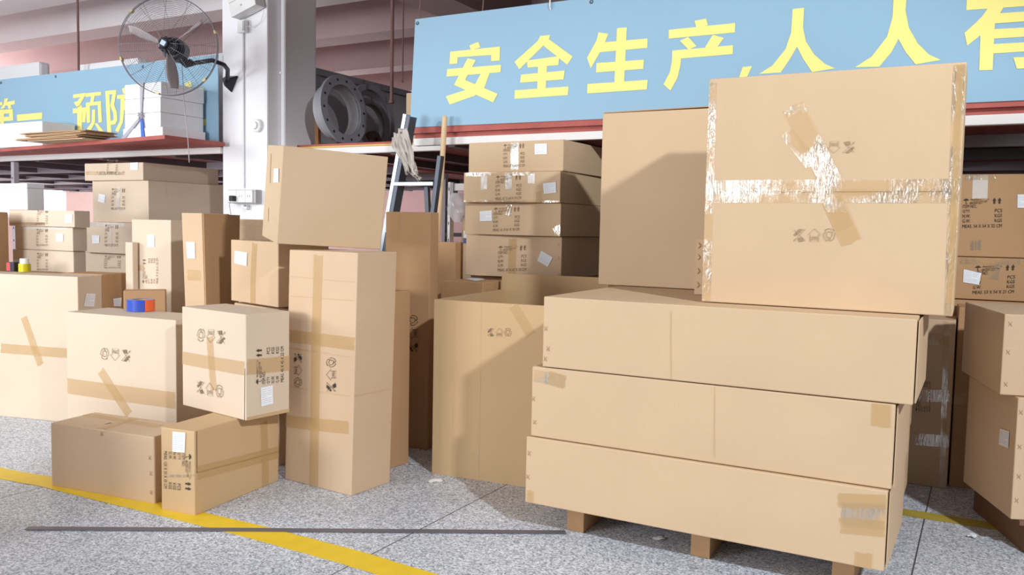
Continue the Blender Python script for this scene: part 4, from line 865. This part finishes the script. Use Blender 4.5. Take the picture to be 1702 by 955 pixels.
# ------------------------------------------------------------------ wall fan
WIRE = plain('fan_wire', srgb(122, 120, 127), .5, .4); FANB = plain('fan_black', srgb(38, 38, 46), .4, .3); BLADE = plain('fan_blade_grey', srgb(176, 166, 168), .6)
fx, fy, fz = G(.175, -.62, 2.49)
t = empty('wall_fan', (fx, fy, fz), math.radians(2)); tag(t, 'large round black wire caged fan mounted on the pillar', 'fan')
R_ = .345
for nm, sgn in (('front_grille', -1), ('rear_grille', 1)):
    bm = bmesh.new()
    dome = lambda r: sgn*(.02 + .07*(1-(r/R_)**2))
    for k in range(20):
        r = .07 + (R_-.07)*k/20; add_ring(bm, r, .0008, dome(r), 56, 4)
    for k in range(12):
        a = 2*math.pi*k/12 + (.13 if sgn > 0 else 0)
        add_tube(bm, [(r*math.cos(a), dome(r), r*math.sin(a)) for r in (.05, .12, .19, .26, .31, R_)], .0014, 5)
    obj(nm, bm, WIRE, t)
bm = bmesh.new(); add_ring(bm, R_+.002, .0034, -.01, 72, 6); add_ring(bm, R_+.002, .0034, .01, 72, 6); obj('rim', bm, WIRE, t)
for k in range(6):
    a = 2*math.pi*k/6+.3; bm = bmesh.new(); add_box(bm, -.012, .012, -.02, .02, -.006, .006, M=Matrix.Translation((R_*math.cos(a), 0, R_*math.sin(a))) @ Matrix.Rotation(-a-math.pi/2, 4, 'Y')); obj('rim_clip', bm, plain('brass_clip', srgb(190, 170, 120), .4, .6), t)
for k in range(3):
    a0 = 2*math.pi*k/3+2.75; bm = bmesh.new(); g = []
    for i in range(9):
        r = .05+.25*i/8; wd = .025+.03*math.sin(math.pi*min(1, i/8*.9)); tw = 1.2-.3*i/8; row = []
        for j in (-1, -.5, 0, .5, 1):
            ac = a0 + j*wd*math.cos(tw)/r*.9; row.append(bm.verts.new((r*math.cos(ac), j*wd*math.sin(tw), r*math.sin(ac))))
        g.append(row)
    for i in range(8):
        for j in range(4): bm.faces.new((g[i][j], g[i+1][j], g[i+1][j+1], g[i][j+1]))
    o = obj('blade', bm, BLADE, t, True); md = o.modifiers.new('thickness', 'SOLIDIFY'); md.thickness = .003
bm = bmesh.new(); add_lathe(bm, [(0, -.105), (.03, -.105), (.04, -.09), (.046, -.05), (.052, 0), (.052, .05), (0, .05)], 32, 'y'); o = obj('hub', bm, FANB, t, False)
bm = bmesh.new()
for a in range(12): add_box(bm, .046, .056, -.06, .045, -.004, .004, M=Matrix.Rotation(2*math.pi*a/12, 4, 'Y'))
obj('hub_fin', bm, FANB, o)
bm = bmesh.new(); add_box(bm, -.017, .017, -.1075, -.104, -.017, .017, M=Matrix.Rotation(.5, 4, 'Y')); obj('badge', bm, plain('badge_blue_white', srgb(200, 220, 245), .4), t)
bm = bmesh.new(); add_lathe(bm, [(0, .05), (.07, .055), (.085, .09), (.082, .2), (.055, .235), (0, .24)], 36, 'y'); obj('motor', bm, FANB, t)
inv = (Matrix.Translation((fx, fy, fz)) @ Matrix.Rotation(math.radians(2), 4, 'Z')).inverted()
L_ = lambda u, v, z: inv @ G(u, v, z)
bm = bmesh.new(); add_tube(bm, [Vector((.02, .17, -.05)), Vector((.06, .2, -.085)), Vector((.10, .2, -.075))], [.03, .034, .026], 12); obj('tilt_joint', bm, FANB, t)
arm = [Vector((.08, .2, -.08)), L_(.22, -.37, 2.435), L_(.24, -.28, 2.42), L_(.215, -.18, 2.385), L_(.16, -.09, 2.345), L_(.12, -.05, 2.33)]
arm = [Vector((.08, .2, -.085))] + [L_(*p) for p in ((.30, -.34, 2.43), (.31, -.24, 2.415), (.25, -.15, 2.40), (.17, -.08, 2.365), (.115, -.04, 2.33))]
bm = bmesh.new(); add_tube(bm, arm, .0165, 12); obj('arm', bm, FANB, t, True)
bm = bmesh.new(); pts = [(.035, .018, 2.395), (.185, .018, 2.385), (.11, .018, 2.255)]
fr = [bm.verts.new(L_(*p)) for p in pts]; ap = [bm.verts.new(L_(.115+(p[0]-.11)*.35, -.065, 2.335+(p[2]-2.345)*.4)) for p in pts]
bm.faces.new(fr); bm.faces.new(ap[::-1])
for i in range(3): bm.faces.new((fr[i], ap[i], ap[(i+1) % 3], fr[(i+1) % 3]))
bmesh.ops.recalc_face_normals(bm, faces=bm.faces); bmesh.ops.bevel(bm, geom=list(bm.edges), offset=.005, segments=2, affect='EDGES'); obj('wall_bracket', bm, FANB, t)
bm = bmesh.new(); add_tube(bm, [Vector((.03, .18, -.1)), Vector((.07, .1, -.36)), Vector((.10, .03, -.46)), Vector((.13, .0, -.62)), Vector((.14, 0, -.82))], .0032, 6); obj('power_cord', bm, GREYP, t)

# ------------------------------------------------------------------ foam, boards and flat cardboard on the left deck
FOAM = plain('white_foam', srgb(240, 241, 244), .8, noise=.03, nscale=30); FOAMG = plain('foam_gap', srgb(200, 202, 208), .9)
zz = 1.869
for i, (h_, u0, u1, v0, lab) in enumerate(((.082, -.56, -.10, -.46, 'lowest and widest white foam slab of the strapped stack'), (.11, -.55, -.135, -.45, 'third white foam slab from the top of the strapped stack'),
        (.11, -.55, -.135, -.45, 'second white foam slab from the top of the strapped stack'), (.112, -.545, -.125, -.45, 'top white foam slab of the strapped stack on the left deck'))):
    bm = box_bm(-(u1-u0)/2, (u1-u0)/2, 0, .40, 0, h_, bev=.006)
    o = tag(gobj('foam_slab', bm, FOAM, (u0+u1)/2, v0, zz), lab, 'foam', 'strapped foam stack'); zz += h_+.0015
t = gempty('strap', -.34, -.462, 1.872); tag(t, 'grey strap with knot and blue tail tied round the foam stack', 'strap')
STR = plain('grey_webbing', srgb(176, 176, 186), .7); STB = plain('blue_webbing', srgb(66, 112, 205), .7)
bm = bmesh.new(); prism(bm, [(-.012, .17), (.004, .17), (.03, .424), (-.012, .424)], 0, .003); obj('band', bm, STR, t)
bm = bmesh.new(); add_box(bm, -.015, .025, .004, .3, .4145, .4185); obj('top_band', bm, STR, t)
bm = bmesh.new(); prism(bm, [(-.25, .0), (-.19, .0), (.0, .15), (-.005, .17)], -.004, -.001); obj('loose_band', bm, STR, t)
bm = bmesh.new(); prism(bm, [(-.005, .15), (.018, .15), (.045, .0), (.005, .0)], -.006, -.003); obj('tail', bm, STB, t)
bm = bmesh.new(); rr = random.Random(5)
add_tube(bm, [(.03*math.cos(k*1.9)*(.6+.4*rr.random()), -.012+.008*rr.random(), .165+.03*math.sin(k*2.6)) for k in range(12)], .005, 6); obj('knot', bm, STR, t)
t = gempty('white_carton', -2.08, -.36, 1.869); tag(t, 'wide white foam carton with faint handwriting at far left of the deck', 'box')
obj('body', box_bm(-.32, .315, 0, .30, 0, .21, bev=.006), FOAM, t)
bm = bmesh.new()
for z in (.05, .10): add_box(bm, -.318, .313, -.001, 0, z, z+.002)
obj('layer_line', bm, FOAMG, t)
F = Flat(); r = random.Random(11)
for x0, y0, n, s_ in ((.18, .62, 9, .05), (.42, .42, 3, .06), (.62, .36, 4, .035), (.78, .42, 2, .07)):
    x = x0
    for k in range(n):
        F.path([(x+r.uniform(-.3, .3)*s_*.5, y0+r.uniform(0, 1)*s_*2.2) for _ in range(4)], .004, asp=3); x += s_
bm = bmesh.new()
for q in F.f: bm.faces.new([bm.verts.new((-.32+.63*F.v[i][0], -.0025, .2*F.v[i][1])) for i in q])
obj('handwriting', bm, FOAMG, t)
for i in range(6):
    a = r.uniform(-.09, .09); bm = bmesh.new(); w_ = .78+r.uniform(-.1, .1)
    add_box(bm, -w_/2, w_/2, -.14, .14, 0, .006); add_box(bm, -w_/2+r.uniform(0, .05), w_/2-.02, -.135+r.uniform(0, .03), .13, .006, .011)
    tag(gobj('flattened_carton', bm, CARD['c'] if i % 2 else CARD['b'], -1.22+r.uniform(-.06, .06), -.50 + (.14 if i < 0 else 0) + .16 - .155, 1.869+i*.0122, rz=a*.5), 'flattened brown carton in the thin pile before the left banner, %s' % ('at the bottom', 'second from the bottom', 'third from the bottom', 'third from the top', 'second from the top', 'on top')[i], 'cardboard', 'flattened cartons on the left deck')
for u0, u1, z1, v, lab in ((-3.9, -2.95, 2.80, .35, 'white curved foam board behind the left end of the left banner'), (-2.42, -1.52, 2.735, .4, 'white foam board showing above the middle of the left banner'), (-1.5, -.45, 2.73, .55, 'pale grey foam board behind the fan above the left banner')):
    bm = box_bm(0, u1-u0, 0, .12, 0, z1-1.872, bev=.03); tag(gobj('foam_board', bm, FOAM if 'grey' not in lab else FOAMG, u0, v, 1.872), lab, 'foam', 'foam boards behind the left banner')

# ------------------------------------------------------------------ ladder, rag, broom, plastic bag
ALU = plain('aluminium', srgb(176, 184, 194), .35, .75, noise=.1, nscale=30); ALUD = plain('dark_aluminium', srgb(84, 90, 100), .45, .6)
t = gempty('step_ladder', 1.85, -.2, 0); tag(t, 'grey aluminium ladder leaning before the rack with a rag on it', 'ladder')
def rail(nm, p, q, w_, d_, mat, side=None):
    p, q = Vector(p), Vector(q); d = q-p; L = d.length; M = Matrix.Translation(p) @ Vector((0, 0, 1)).rotation_difference(d).to_matrix().to_4x4()
    o = obj(nm, box_bm(-w_/2, w_/2, -d_/2, d_/2, 0, L, M=M, bev=.003), mat, t)
    if side: obj('web', box_bm(w_/2, w_/2+.03, -d_/2+.004, d_/2+.03, .01, L-.01, M=M), ALUD, o)
rail('rail', (-.30, 0, 0), (.117, 0, 1.977), .028, .05, ALU, True)
rail('rail', (.155, .0, 0), (.39, .0, 1.70), .03, .04, ALUD)
for z in (.28, .59, .90, 1.21, 1.52):
    x0 = -.30+.417*z/1.977; x1 = .155+.235*z/1.7
    obj('rung', box_bm(x0+.014, x1-.015, -.03, .03, z-.012, z+.014, bev=.003), ALU, t)
rail('rear_leg', (.33, .1, 0), (.255, .04, 1.52), .03, .03, ALUD)
RAG = plain('grey_rag', srgb(196, 188, 180), .9, noise=.25, nscale=18, bump=.4)
bm = bmesh.new()
def fold(path, w0, w1, ph, amp=.02):
    g = []; n = 16
    for i in range(n+1):
        s = i/n; k = s*(len(path)-1); a = int(min(k, len(path)-2)); p = Vector(path[a]).lerp(Vector(path[a+1]), k-a); wd = w0+(w1-w0)*s; row = []
        for j in range(9):
            q = j/8-.5; row.append(bm.verts.new(p + Vector((q*wd, -.012-amp*math.sin(q*16+ph+s*5)-.015*math.cos(q*3), q*wd*.5+.012*math.sin(q*9+s*11+ph)))))
        g.append(row)
    for i in range(n):
        for j in range(8): bm.faces.new((g[i][j], g[i+1][j], g[i+1][j+1], g[i][j+1]))
fold([(0, 0, .02), (.02, -.01, -.06), (.055, -.01, -.12), (.10, 0, -.2), (.135, 0, -.27)], .085, .03, 0)
fold([(-.01, -.02, 0), (.0, -.03, -.08), (.05, -.02, -.15), (.085, -.01, -.25)], .06, .025, 2)
fold([(.03, -.01, .015), (.07, 0, -.06), (.10, 0, -.13), (.12, 0, -.24), (.17, 0, -.29)], .06, .012, 4, .012)
o = tag(gobj('rag', bm, RAG, 1.945, -.235, 1.84, smooth=True), 'crumpled grey rag hanging on the ladder below its top', 'rag'); md = o.modifiers.new('thickness', 'SOLIDIFY'); md.thickness = .004
bm = bmesh.new(); add_tube(bm, [(-.11, .0, .0), (-.035, 0, 1.25), (.0, 0, 1.87)], [.018, .018, .0175], 12); add_tube(bm, [(0, 0, 1.868), (.001, 0, 1.878)], [.0175, .01], 12)
t = gempty('broom', 2.203, -.105, .09); tag(t, 'wooden broom handle standing upright between the ladder and the box stack', 'broom')
obj('handle', bm, plain('pale_wood', srgb(220, 190, 150), .6, noise=.1, nscale=12), t)
obj('broom_head', box_bm(-.2, -.02, -.03, .03, -.02, .02, bev=.006), DARK, t)
bm = bmesh.new()
for i in range(24):
    x = -.195+.17*i/23
    for y in (-.015, .015): add_tube(bm, [(x, y, -.02), (x*1.05, y*1.3, -.09)], .003, 4)
obj('bristles', bm, DARK, t)
m, nt, b_ = new_mat('thin_plastic'); b_.inputs['Base Color'].default_value = srgb(226, 222, 226); b_.inputs['Alpha'].default_value = .55; b_.inputs['Roughness'].default_value = .2
bm = bmesh.new(); g = []
for i in range(13):
    s = i/12; wd = .03+.10*math.sin(math.pi*(.15+.75*s)); row = []
    for j in range(18):
        a = 2*math.pi*j/18; k = 1+.18*math.sin(3*a+s*4)+.1*math.sin(5*a-s*7); row.append(bm.verts.new((.02*s+wd*.55*k*math.cos(a), wd*.35*k*math.sin(a), -.2*s)))
    g.append(row)
for i in range(12):
    for j in range(18): bm.faces.new((g[i][j], g[i+1][j], g[i+1][(j+1) % 18], g[i][(j+1) % 18]))
tag(gobj('plastic_bag', bm, m, 2.09, .22, 1.48, smooth=True), 'clear plastic bag hanging from the white post beside the stack', 'bag')
BOXES['parcel'] = [*G(2.06, .34, 0), RY, .35, .3, 1.30, 0, 0]
pc = Carton('parcel', 'carton with blue and white print behind the white post', 'b')
bm = bmesh.new(); add_box(bm, .02, .33, -.006, -.0045, 1.17, 1.22); k = obj('white_print', bm, PAPER, pc.o)
bm = bmesh.new(); add_box(bm, .02, .33, -.006, -.0045, 1.13, 1.165); obj('blue_print', bm, plain('blue_print', srgb(70, 92, 160), .6), pc.o)
# ------------------------------------------------------------------ all closed cartons
GL_, GB, GQ, GS, GR, GF = 'cartons of the left foreground heap', 'cartons stacked at the back left', 'cartons in the centre stack', 'long flat cartons on the pallet', 'cartons at the right edge', 'upright cartons in the middle'
CARTONS = [
 ('S1', 'long flat brown carton lying directly on the wooden pallet, lowest of three', 'b', GS), ('S2', 'middle one of the three long flat cartons on the pallet', 'b', GS), ('S3', 'top one of the three long flat cartons, carrying two big boxes', 'b', GS),
 ('U', 'big square carton with shiny crossed clear tape on top of the long cartons', 'b', GS), ('T', 'plain tall carton beside the shiny taped square one, partly shaded', 'b', GS),
 ('A', 'low wide carton on the yellow floor line at far left front', 'a', GL_), ('B', 'narrow long carton with label and sideways print on the yellow line', 'd', GL_),
 ('C', 'square carton with taped cross and sideways print resting on the narrow long one', 'f', GL_), ('D', 'wide carton carrying the blue and orange tape roll', 'f', GL_),
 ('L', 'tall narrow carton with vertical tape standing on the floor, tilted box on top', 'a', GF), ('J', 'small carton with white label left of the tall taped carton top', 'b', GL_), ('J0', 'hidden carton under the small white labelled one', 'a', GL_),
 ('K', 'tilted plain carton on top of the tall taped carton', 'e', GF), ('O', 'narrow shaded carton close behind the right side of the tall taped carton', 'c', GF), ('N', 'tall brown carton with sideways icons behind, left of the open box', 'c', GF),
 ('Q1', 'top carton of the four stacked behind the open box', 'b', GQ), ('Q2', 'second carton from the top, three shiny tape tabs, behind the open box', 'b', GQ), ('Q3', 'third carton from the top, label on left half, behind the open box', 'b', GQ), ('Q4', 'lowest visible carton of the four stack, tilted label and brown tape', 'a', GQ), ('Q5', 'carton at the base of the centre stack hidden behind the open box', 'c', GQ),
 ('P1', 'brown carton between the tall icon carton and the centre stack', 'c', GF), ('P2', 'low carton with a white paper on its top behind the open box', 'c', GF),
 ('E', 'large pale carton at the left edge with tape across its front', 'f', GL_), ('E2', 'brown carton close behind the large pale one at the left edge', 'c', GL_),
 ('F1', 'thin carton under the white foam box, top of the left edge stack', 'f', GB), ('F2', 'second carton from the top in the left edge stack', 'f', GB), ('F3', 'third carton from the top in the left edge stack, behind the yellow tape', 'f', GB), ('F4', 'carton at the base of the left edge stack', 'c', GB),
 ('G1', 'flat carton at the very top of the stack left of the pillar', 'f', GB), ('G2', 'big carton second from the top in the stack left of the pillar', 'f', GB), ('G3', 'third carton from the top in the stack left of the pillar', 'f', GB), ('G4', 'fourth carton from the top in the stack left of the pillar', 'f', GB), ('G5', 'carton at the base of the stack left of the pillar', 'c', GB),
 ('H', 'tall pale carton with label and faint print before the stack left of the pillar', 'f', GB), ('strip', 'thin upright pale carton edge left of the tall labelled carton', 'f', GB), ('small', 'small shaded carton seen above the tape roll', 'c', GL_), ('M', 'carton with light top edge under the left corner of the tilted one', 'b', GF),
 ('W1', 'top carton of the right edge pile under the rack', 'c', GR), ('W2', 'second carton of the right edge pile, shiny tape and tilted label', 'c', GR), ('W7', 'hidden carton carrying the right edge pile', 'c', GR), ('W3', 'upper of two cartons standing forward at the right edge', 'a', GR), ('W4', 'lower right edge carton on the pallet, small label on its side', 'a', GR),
 ('W5', 'tall carton wrapped in clear tape behind the right end of the long cartons', 'a', GR), ('W6', 'dark narrow upright carton beside the tape wrapped tall one', 'c', GR), ('offleft', 'unseen low carton added off to the left to shade the heap', 'a', GL_), ('far', 'shaded carton at the extreme left edge beside the left stack', 'c', GB)]
C_ = {}
for k, lab, tone, grp in CARTONS: C_[k] = Carton(k, lab, tone, grp)
# gap line and flap edges that give single cartons their own outline
def add_part(key, name, verts, mat, th=.005, label=None):
    c = C_[key]; bm = bmesh.new(); f = bm.faces.new([bm.verts.new(v) for v in verts]); f.normal_update(); n = f.normal.copy()
    r = bmesh.ops.extrude_face_region(bm, geom=[f]); bmesh.ops.translate(bm, vec=n*th, verts=[q for q in r['geom'] if isinstance(q, bmesh.types.BMVert)])
    bmesh.ops.recalc_face_normals(bm, faces=bm.faces); o = obj(name, bm, mat, c.o)
    if label: o['label'] = label
    return o
# lids of the long cartons: the rear flap stands a little proud
for k in ('S1', 'S2', 'S3'):
    c = C_[k]; add_part(k, 'end_flap', [(c.w+.004, .02, .004), (c.w+.014, c.d*.5, .004), (c.w+.014, c.d*.5, c.h-.006), (c.w+.004, .02, c.h-.006)], CARD['b'], .004)
c = C_['T']; add_part('T', 'lid_flap', [(.004, .002, c.h+.001), (c.w-.004, .002, c.h+.007), (c.w-.004, .2, c.h+.004), (.004, .2, c.h+.002)], CARD['c'], .004)
# ------------------------------------------------------------------ open carton with raised rear flap
x, y, z, yaw, W_, D_, H_, _, _ = BOXES['R']
ro = empty('open_carton', (x, y, z), yaw); tag(ro, 'large open topped carton with one rear flap raised, left of the pallet', 'box', GF)
th = .007; bm = bmesh.new()
for a in ((0, W_, 0, th), (0, W_, D_-th, D_), (0, th, th, D_-th), (W_-th, W_, th, D_-th)): add_box(bm, a[0], a[1], a[2], a[3], .0, H_)
add_box(bm, th, W_-th, th, D_-th, .0, .008)
body = obj('carton_wall', bm, CARD['d'], ro)
bm = bmesh.new(); add_box(bm, .004, W_-.004, D_-.006, D_, 0, .095); 
for v in bm.verts: v.co.y += v.co.z*.10
bmesh.ops.translate(bm, vec=(0, 0, H_), verts=bm.verts); obj('raised_flap', bm, CARD['d'], ro)
class FakeCarton(Carton):
    def __init__(s, o): s.o = o; s.w, s.d, s.h, s.sh, s.bl, s.key = W_, D_, H_, 0, 0, 'R'
fc = FakeCarton(ro)
for D__ in DECALS['R']: fc.decal(*D__)
for a, b_ in ((.115, .0), (.26, .0)): fc.decal('crease', 'F', [(a, .01), (a, H_-.01)])
# ------------------------------------------------------------------ half open upright carton with a loose leaning flap
x, y, z, yaw, W2, D2, H2, _, _ = BOXES['I']
io = empty('open_carton', (x, y, z), yaw); tag(io, 'upright half open carton with label and a loose leaning side, behind the square one', 'box', GF)
bm = bmesh.new(); add_box(bm, 0, W2, 0, D2, 0, H2, bev=.004)
for v in bm.verts: v.co.x += (-.045*(v.co.z/H2-1))*(0 if v.co.x > W2*2 else 1)
obj('body', bm, CARD['b'], io)
bm = bmesh.new(); f = [bm.verts.new(p) for p in ((W2+.06, -.03, 0), (W2+.035, D2*1.0, 0), (W2+.045, D2*1.1, H2-.005), (W2+.008, -.005, H2-.003))]
f = bm.faces.new(f); f.normal_update(); n = f.normal.copy(); r = bmesh.ops.extrude_face_region(bm, geom=[f]); bmesh.ops.translate(bm, vec=n*.006, verts=[q for q in r['geom'] if isinstance(q, bmesh.types.BMVert)])
bmesh.ops.recalc_face_normals(bm, faces=bm.faces); obj('loose_side', bm, CARD['c'], io)
class FakeI(Carton):
    def __init__(s, o): s.o = o; s.w, s.d, s.h, s.sh, s.bl, s.key = W2, D2, H2, -.045/H2, 0, 'I'
    def at(s, f, a, b, eps): p = Carton.at(s, f, a, b, eps); p.x += .045; return p
fi = FakeI(io)
for D__ in DECALS['I']: fi.decal(*D__)
# upright folded flap standing between the two big boxes
x, y, z, yaw, w_, d_, h_, _, _ = BOXES['U']
t = empty('cardboard_offcut', Vector((x, y, z)) + Matrix.Rotation(yaw, 3, 'Z') @ Vector((-.135, .36, 0)), yaw)
tag(t, 'narrow stapled cardboard strip standing between the two big boxes', 'cardboard')
obj('panel', box_bm(0, .045, 0, .006, 0, .235), CARD['b'], t); obj('folded_edge', box_bm(.045, .051, 0, .16, 0, .235), CARD['b'], t)
for zz in (.04, .10, .16, .21):
    bm = bmesh.new(); add_tube(bm, [(.012, -.001, zz-.012), (.022, -.004, zz), (.012, -.001, zz+.012)], .0016, 5); obj('staple', bm, STAPLE, t)
# white foam box on the left edge stack
x, y, z, yaw, w_, d_, h_, _, _ = BOXES['foambox']
t = empty('foam_box', (x, y, z), yaw); tag(t, 'white foam box on top of the left edge stack', 'box')
obj('body', box_bm(0, w_, 0, d_, 0, h_*.82, bev=.006), FOAM, t); obj('lid', box_bm(-.002, w_+.002, -.002, d_+.002, h_*.825, h_, bev=.005), FOAM, t)
# ------------------------------------------------------------------ pallets
WOOD = plain('pallet_wood', srgb(176, 138, 98), .75, noise=.25, nscale=9, bump=.2); WOODD = plain('old_pallet_wood', srgb(120, 88, 64), .8, noise=.25, nscale=9, bump=.2)
def pallet(org, yaw, us, v0, v1, h, label, mat, nb=6, fw=.075):
    t = empty('wooden_pallet', org, yaw); tag(t, label, 'pallet')
    for u in us: obj('runner', box_bm(u-fw/2, u+fw/2, v0, v1, .001, h-.02, bev=.003), mat, t)
    for i in range(nb):
        a = v0+.01+(v1-v0-.12)*i/(nb-1); obj('deck_board', box_bm(us[0]-.06, us[-1]+.06, a, a+.1, h-.0195, h, bev=.002), mat, t)
    return t
b_ = BOXES['S1']; pallet((b_[0], b_[1], 0), b_[3], (.185, .71, 1.225), .10, 1.08, .119, 'wooden pallet under the three long flat cartons', WOOD)
b_ = BOXES['W4']; pallet((b_[0], b_[1], 0), b_[3], (.09, .5, .95), -.02, .52, .129, 'dark old pallet under the right edge cartons', WOODD)
# ------------------------------------------------------------------ tape rolls and things standing on the cartons
def tape_roll(loc, R, h, label, col, sector, rz=0):
    t = empty('tape_roll', loc, rz); tag(t, label, 'tape roll')
    bm = bmesh.new(); add_lathe(bm, [(R*.55, 0), (R, 0), (R, h), (R*.55, h)], 48, 'z', closed=True); obj('winding', bm, col, t)
    bm = bmesh.new(); add_lathe(bm, [(R*.5, .001), (R*.552, .001), (R*.552, h-.001), (R*.5, h-.001)], 32, 'z', closed=True); obj('core', bm, CARD['c'], t)
    if sector:
        a0, a1, sm, nm = sector; bm = bmesh.new(); n = 16; lo = []; hi = []
        for i in range(n+1):
            a = a0+(a1-a0)*i/n; c, s_ = math.cos(a), math.sin(a); lo.append(bm.verts.new((c*(R+.0012), s_*(R+.0012), .0))); hi.append(bm.verts.new((c*(R+.0012), s_*(R+.0012), h)))
        for i in range(n): bm.faces.new((lo[i], lo[i+1], hi[i+1], hi[i]))
        o = obj(nm, bm, sm, t); o['label'] = nm.replace('_', ' ')
    return t
ORANGE = plain('orange_tape', srgb(244, 108, 62), .3); BLUET = plain('blue_tape', srgb(56, 84, 186), .3); YELT = plain('yellow_tape', srgb(214, 204, 30), .3)
tape_roll((-2.055, 4.66, .750), .072, .062, 'blue and orange tape roll lying on the wide carton', BLUET, (-.85, .25, ORANGE, 'orange_wrap'), 0)
px = lambda X, Y: ((X-851)/1404.3*Y)
t = tape_roll((px(34, 5.44)+.02, 5.44, .903), .036, .052, 'yellow tape roll with white core on the large pale left carton', YELT, None)
bm = bmesh.new(); add_lathe(bm, [(0, .052), (.027, .052), (.027, .085), (0, .085)], 28, 'z'); o = obj('white_cap', bm, PAPER, t)
t = empty('small_packet', (px(17, 5.46)+.01, 5.46, .903), -.3); tag(t, 'tiny dark and red packet beside the yellow tape roll', 'packet')
obj('carton', box_bm(-.03, .03, -.02, .02, 0, .06, bev=.002), plain('dark_print', srgb(40, 32, 48), .5), t)
o = obj('red_label', box_bm(-.0305, .0, -.0212, -.0202, .004, .056), plain('red_print', srgb(205, 70, 74), .5), t)
# ------------------------------------------------------------------ floor markings and litter
FTAPE = plain('yellow_floor_tape', srgb(232, 196, 44), .5, noise=.12, nscale=14)
def ribbon(name, pts, wid, mat, label, cat, z=.0012, h=.0008):
    bm = bmesh.new(); P = [Vector((a, b, 0)) for a, b in pts]; L = []; Rr = []
    # resample
    Q = []
    for a, b in zip(P, P[1:]):
        for i in range(6): Q.append(a.lerp(b, i/6))
    Q.append(P[-1])
    c0 = P[0].copy(); rr = random.Random(name)
    for i, p in enumerate(Q):
        d = (Q[min(i+1, len(Q)-1)] - Q[max(i-1, 0)]).normalized(); n = Vector((-d.y, d.x, 0)); j = rr.uniform(-.002, .002)*(wid > .05)
        L.append(bm.verts.new(p-c0+n*(wid/2+j)+Vector((0, 0, h)))); Rr.append(bm.verts.new(p-c0-n*(wid/2+j)+Vector((0, 0, h))))
    for i in range(len(Q)-1): bm.faces.new((Rr[i], Rr[i+1], L[i+1], L[i]))
    r = bmesh.ops.extrude_face_region(bm, geom=list(bm.faces)); bmesh.ops.translate(bm, vec=(0, 0, -h), verts=[q for q in r['geom'] if isinstance(q, bmesh.types.BMVert)])
    bmesh.ops.recalc_face_normals(bm, faces=bm.faces)
    o = obj(name, bm, mat); o.location = (c0.x, c0.y, z); return tag(o, label, cat)
ribbon('floor_tape', [(-5.2, 5.55), (-3.4, 4.54), (-2.50, 4.06), (-2.17, 3.93), (-1.02, 3.342), (-.59, 3.10), (-.355, 2.95), (.6, 2.36)], .125, FTAPE, 'long yellow floor marking tape running under the left foreground cartons', 'floor tape')
ribbon('floor_tape', [(1.42, 3.93), (1.787, 3.744), (2.125, 3.575), (2.6, 3.33)], .10, plain('shaded_yellow_tape', srgb(176, 156, 66), .6, noise=.2, nscale=12), 'shade-toned yellow floor tape between the long cartons and the right edge pile', 'floor tape')  # duller yellow: the shade on this tape is put into its colour
ribbon('metal_strip', [(-1.935, 3.322), (-1.09, 3.353), (.241, 3.398)], .034, plain('dark_strap_steel', srgb(118, 116, 124), .45, .4), 'long thin dark strip lying on the floor before the cartons', 'strip', z=.004, h=.002)
WPAP = plain('white_scrap', srgb(236, 236, 236), .8)
def scrap(x, y, s_, seed, label, mat=WPAP):
    r = random.Random(seed); bm = bmesh.new(); c = bm.verts.new((0, 0, .006)); n = 9
    vs = [bm.verts.new((math.cos(2*math.pi*i/n)*s_*r.uniform(.5, 1.2), math.sin(2*math.pi*i/n)*s_*r.uniform(.4, .8), r.uniform(.0, .012))) for i in range(n)]
    for i in range(n): bm.faces.new((c, vs[i], vs[(i+1) % n]))
    o = obj('paper_scrap', bm, mat); md = o.modifiers.new('thickness', 'SOLIDIFY'); md.thickness = .0015; o.location = (x, y, .003); return tag(o, label, 'litter', 'paper scraps on the floor')
bm = bmesh.new(); n = 14; g = []
for i in range(n+1):
    a = .5+2.6*i/n; g.append([bm.verts.new((.038*math.cos(a)*k, .05*math.sin(a)*k, .002+.01*(k-.55))) for k in (.5, .75, 1.0)])
for i in range(n):
    for j in range(2): bm.faces.new((g[i][j], g[i+1][j], g[i+1][j+1], g[i][j+1]))
o = obj('paper_scrap', bm, WPAP); md = o.modifiers.new('thickness', 'SOLIDIFY'); md.thickness = .0015; o.location = (-.352, 4.03, .002)
tag(o, 'curled white paper scrap on the floor before the open carton', 'litter', 'paper scraps on the floor')
scrap(.614, 3.345, .024, 2, 'white scrap on the floor in front of the pallet')
scrap(-.50, 4.345, .016, 3, 'tiny white scrap at the foot of the narrow shaded carton')
scrap(1.985, 3.96, .018, 4, 'tiny white scrap at the floor joint by the tape wrapped carton')
scrap(1.935, 3.44, .022, 5, 'pale scrap on the floor near the right pallet', plain('pale_scrap', srgb(205, 208, 214), .8))
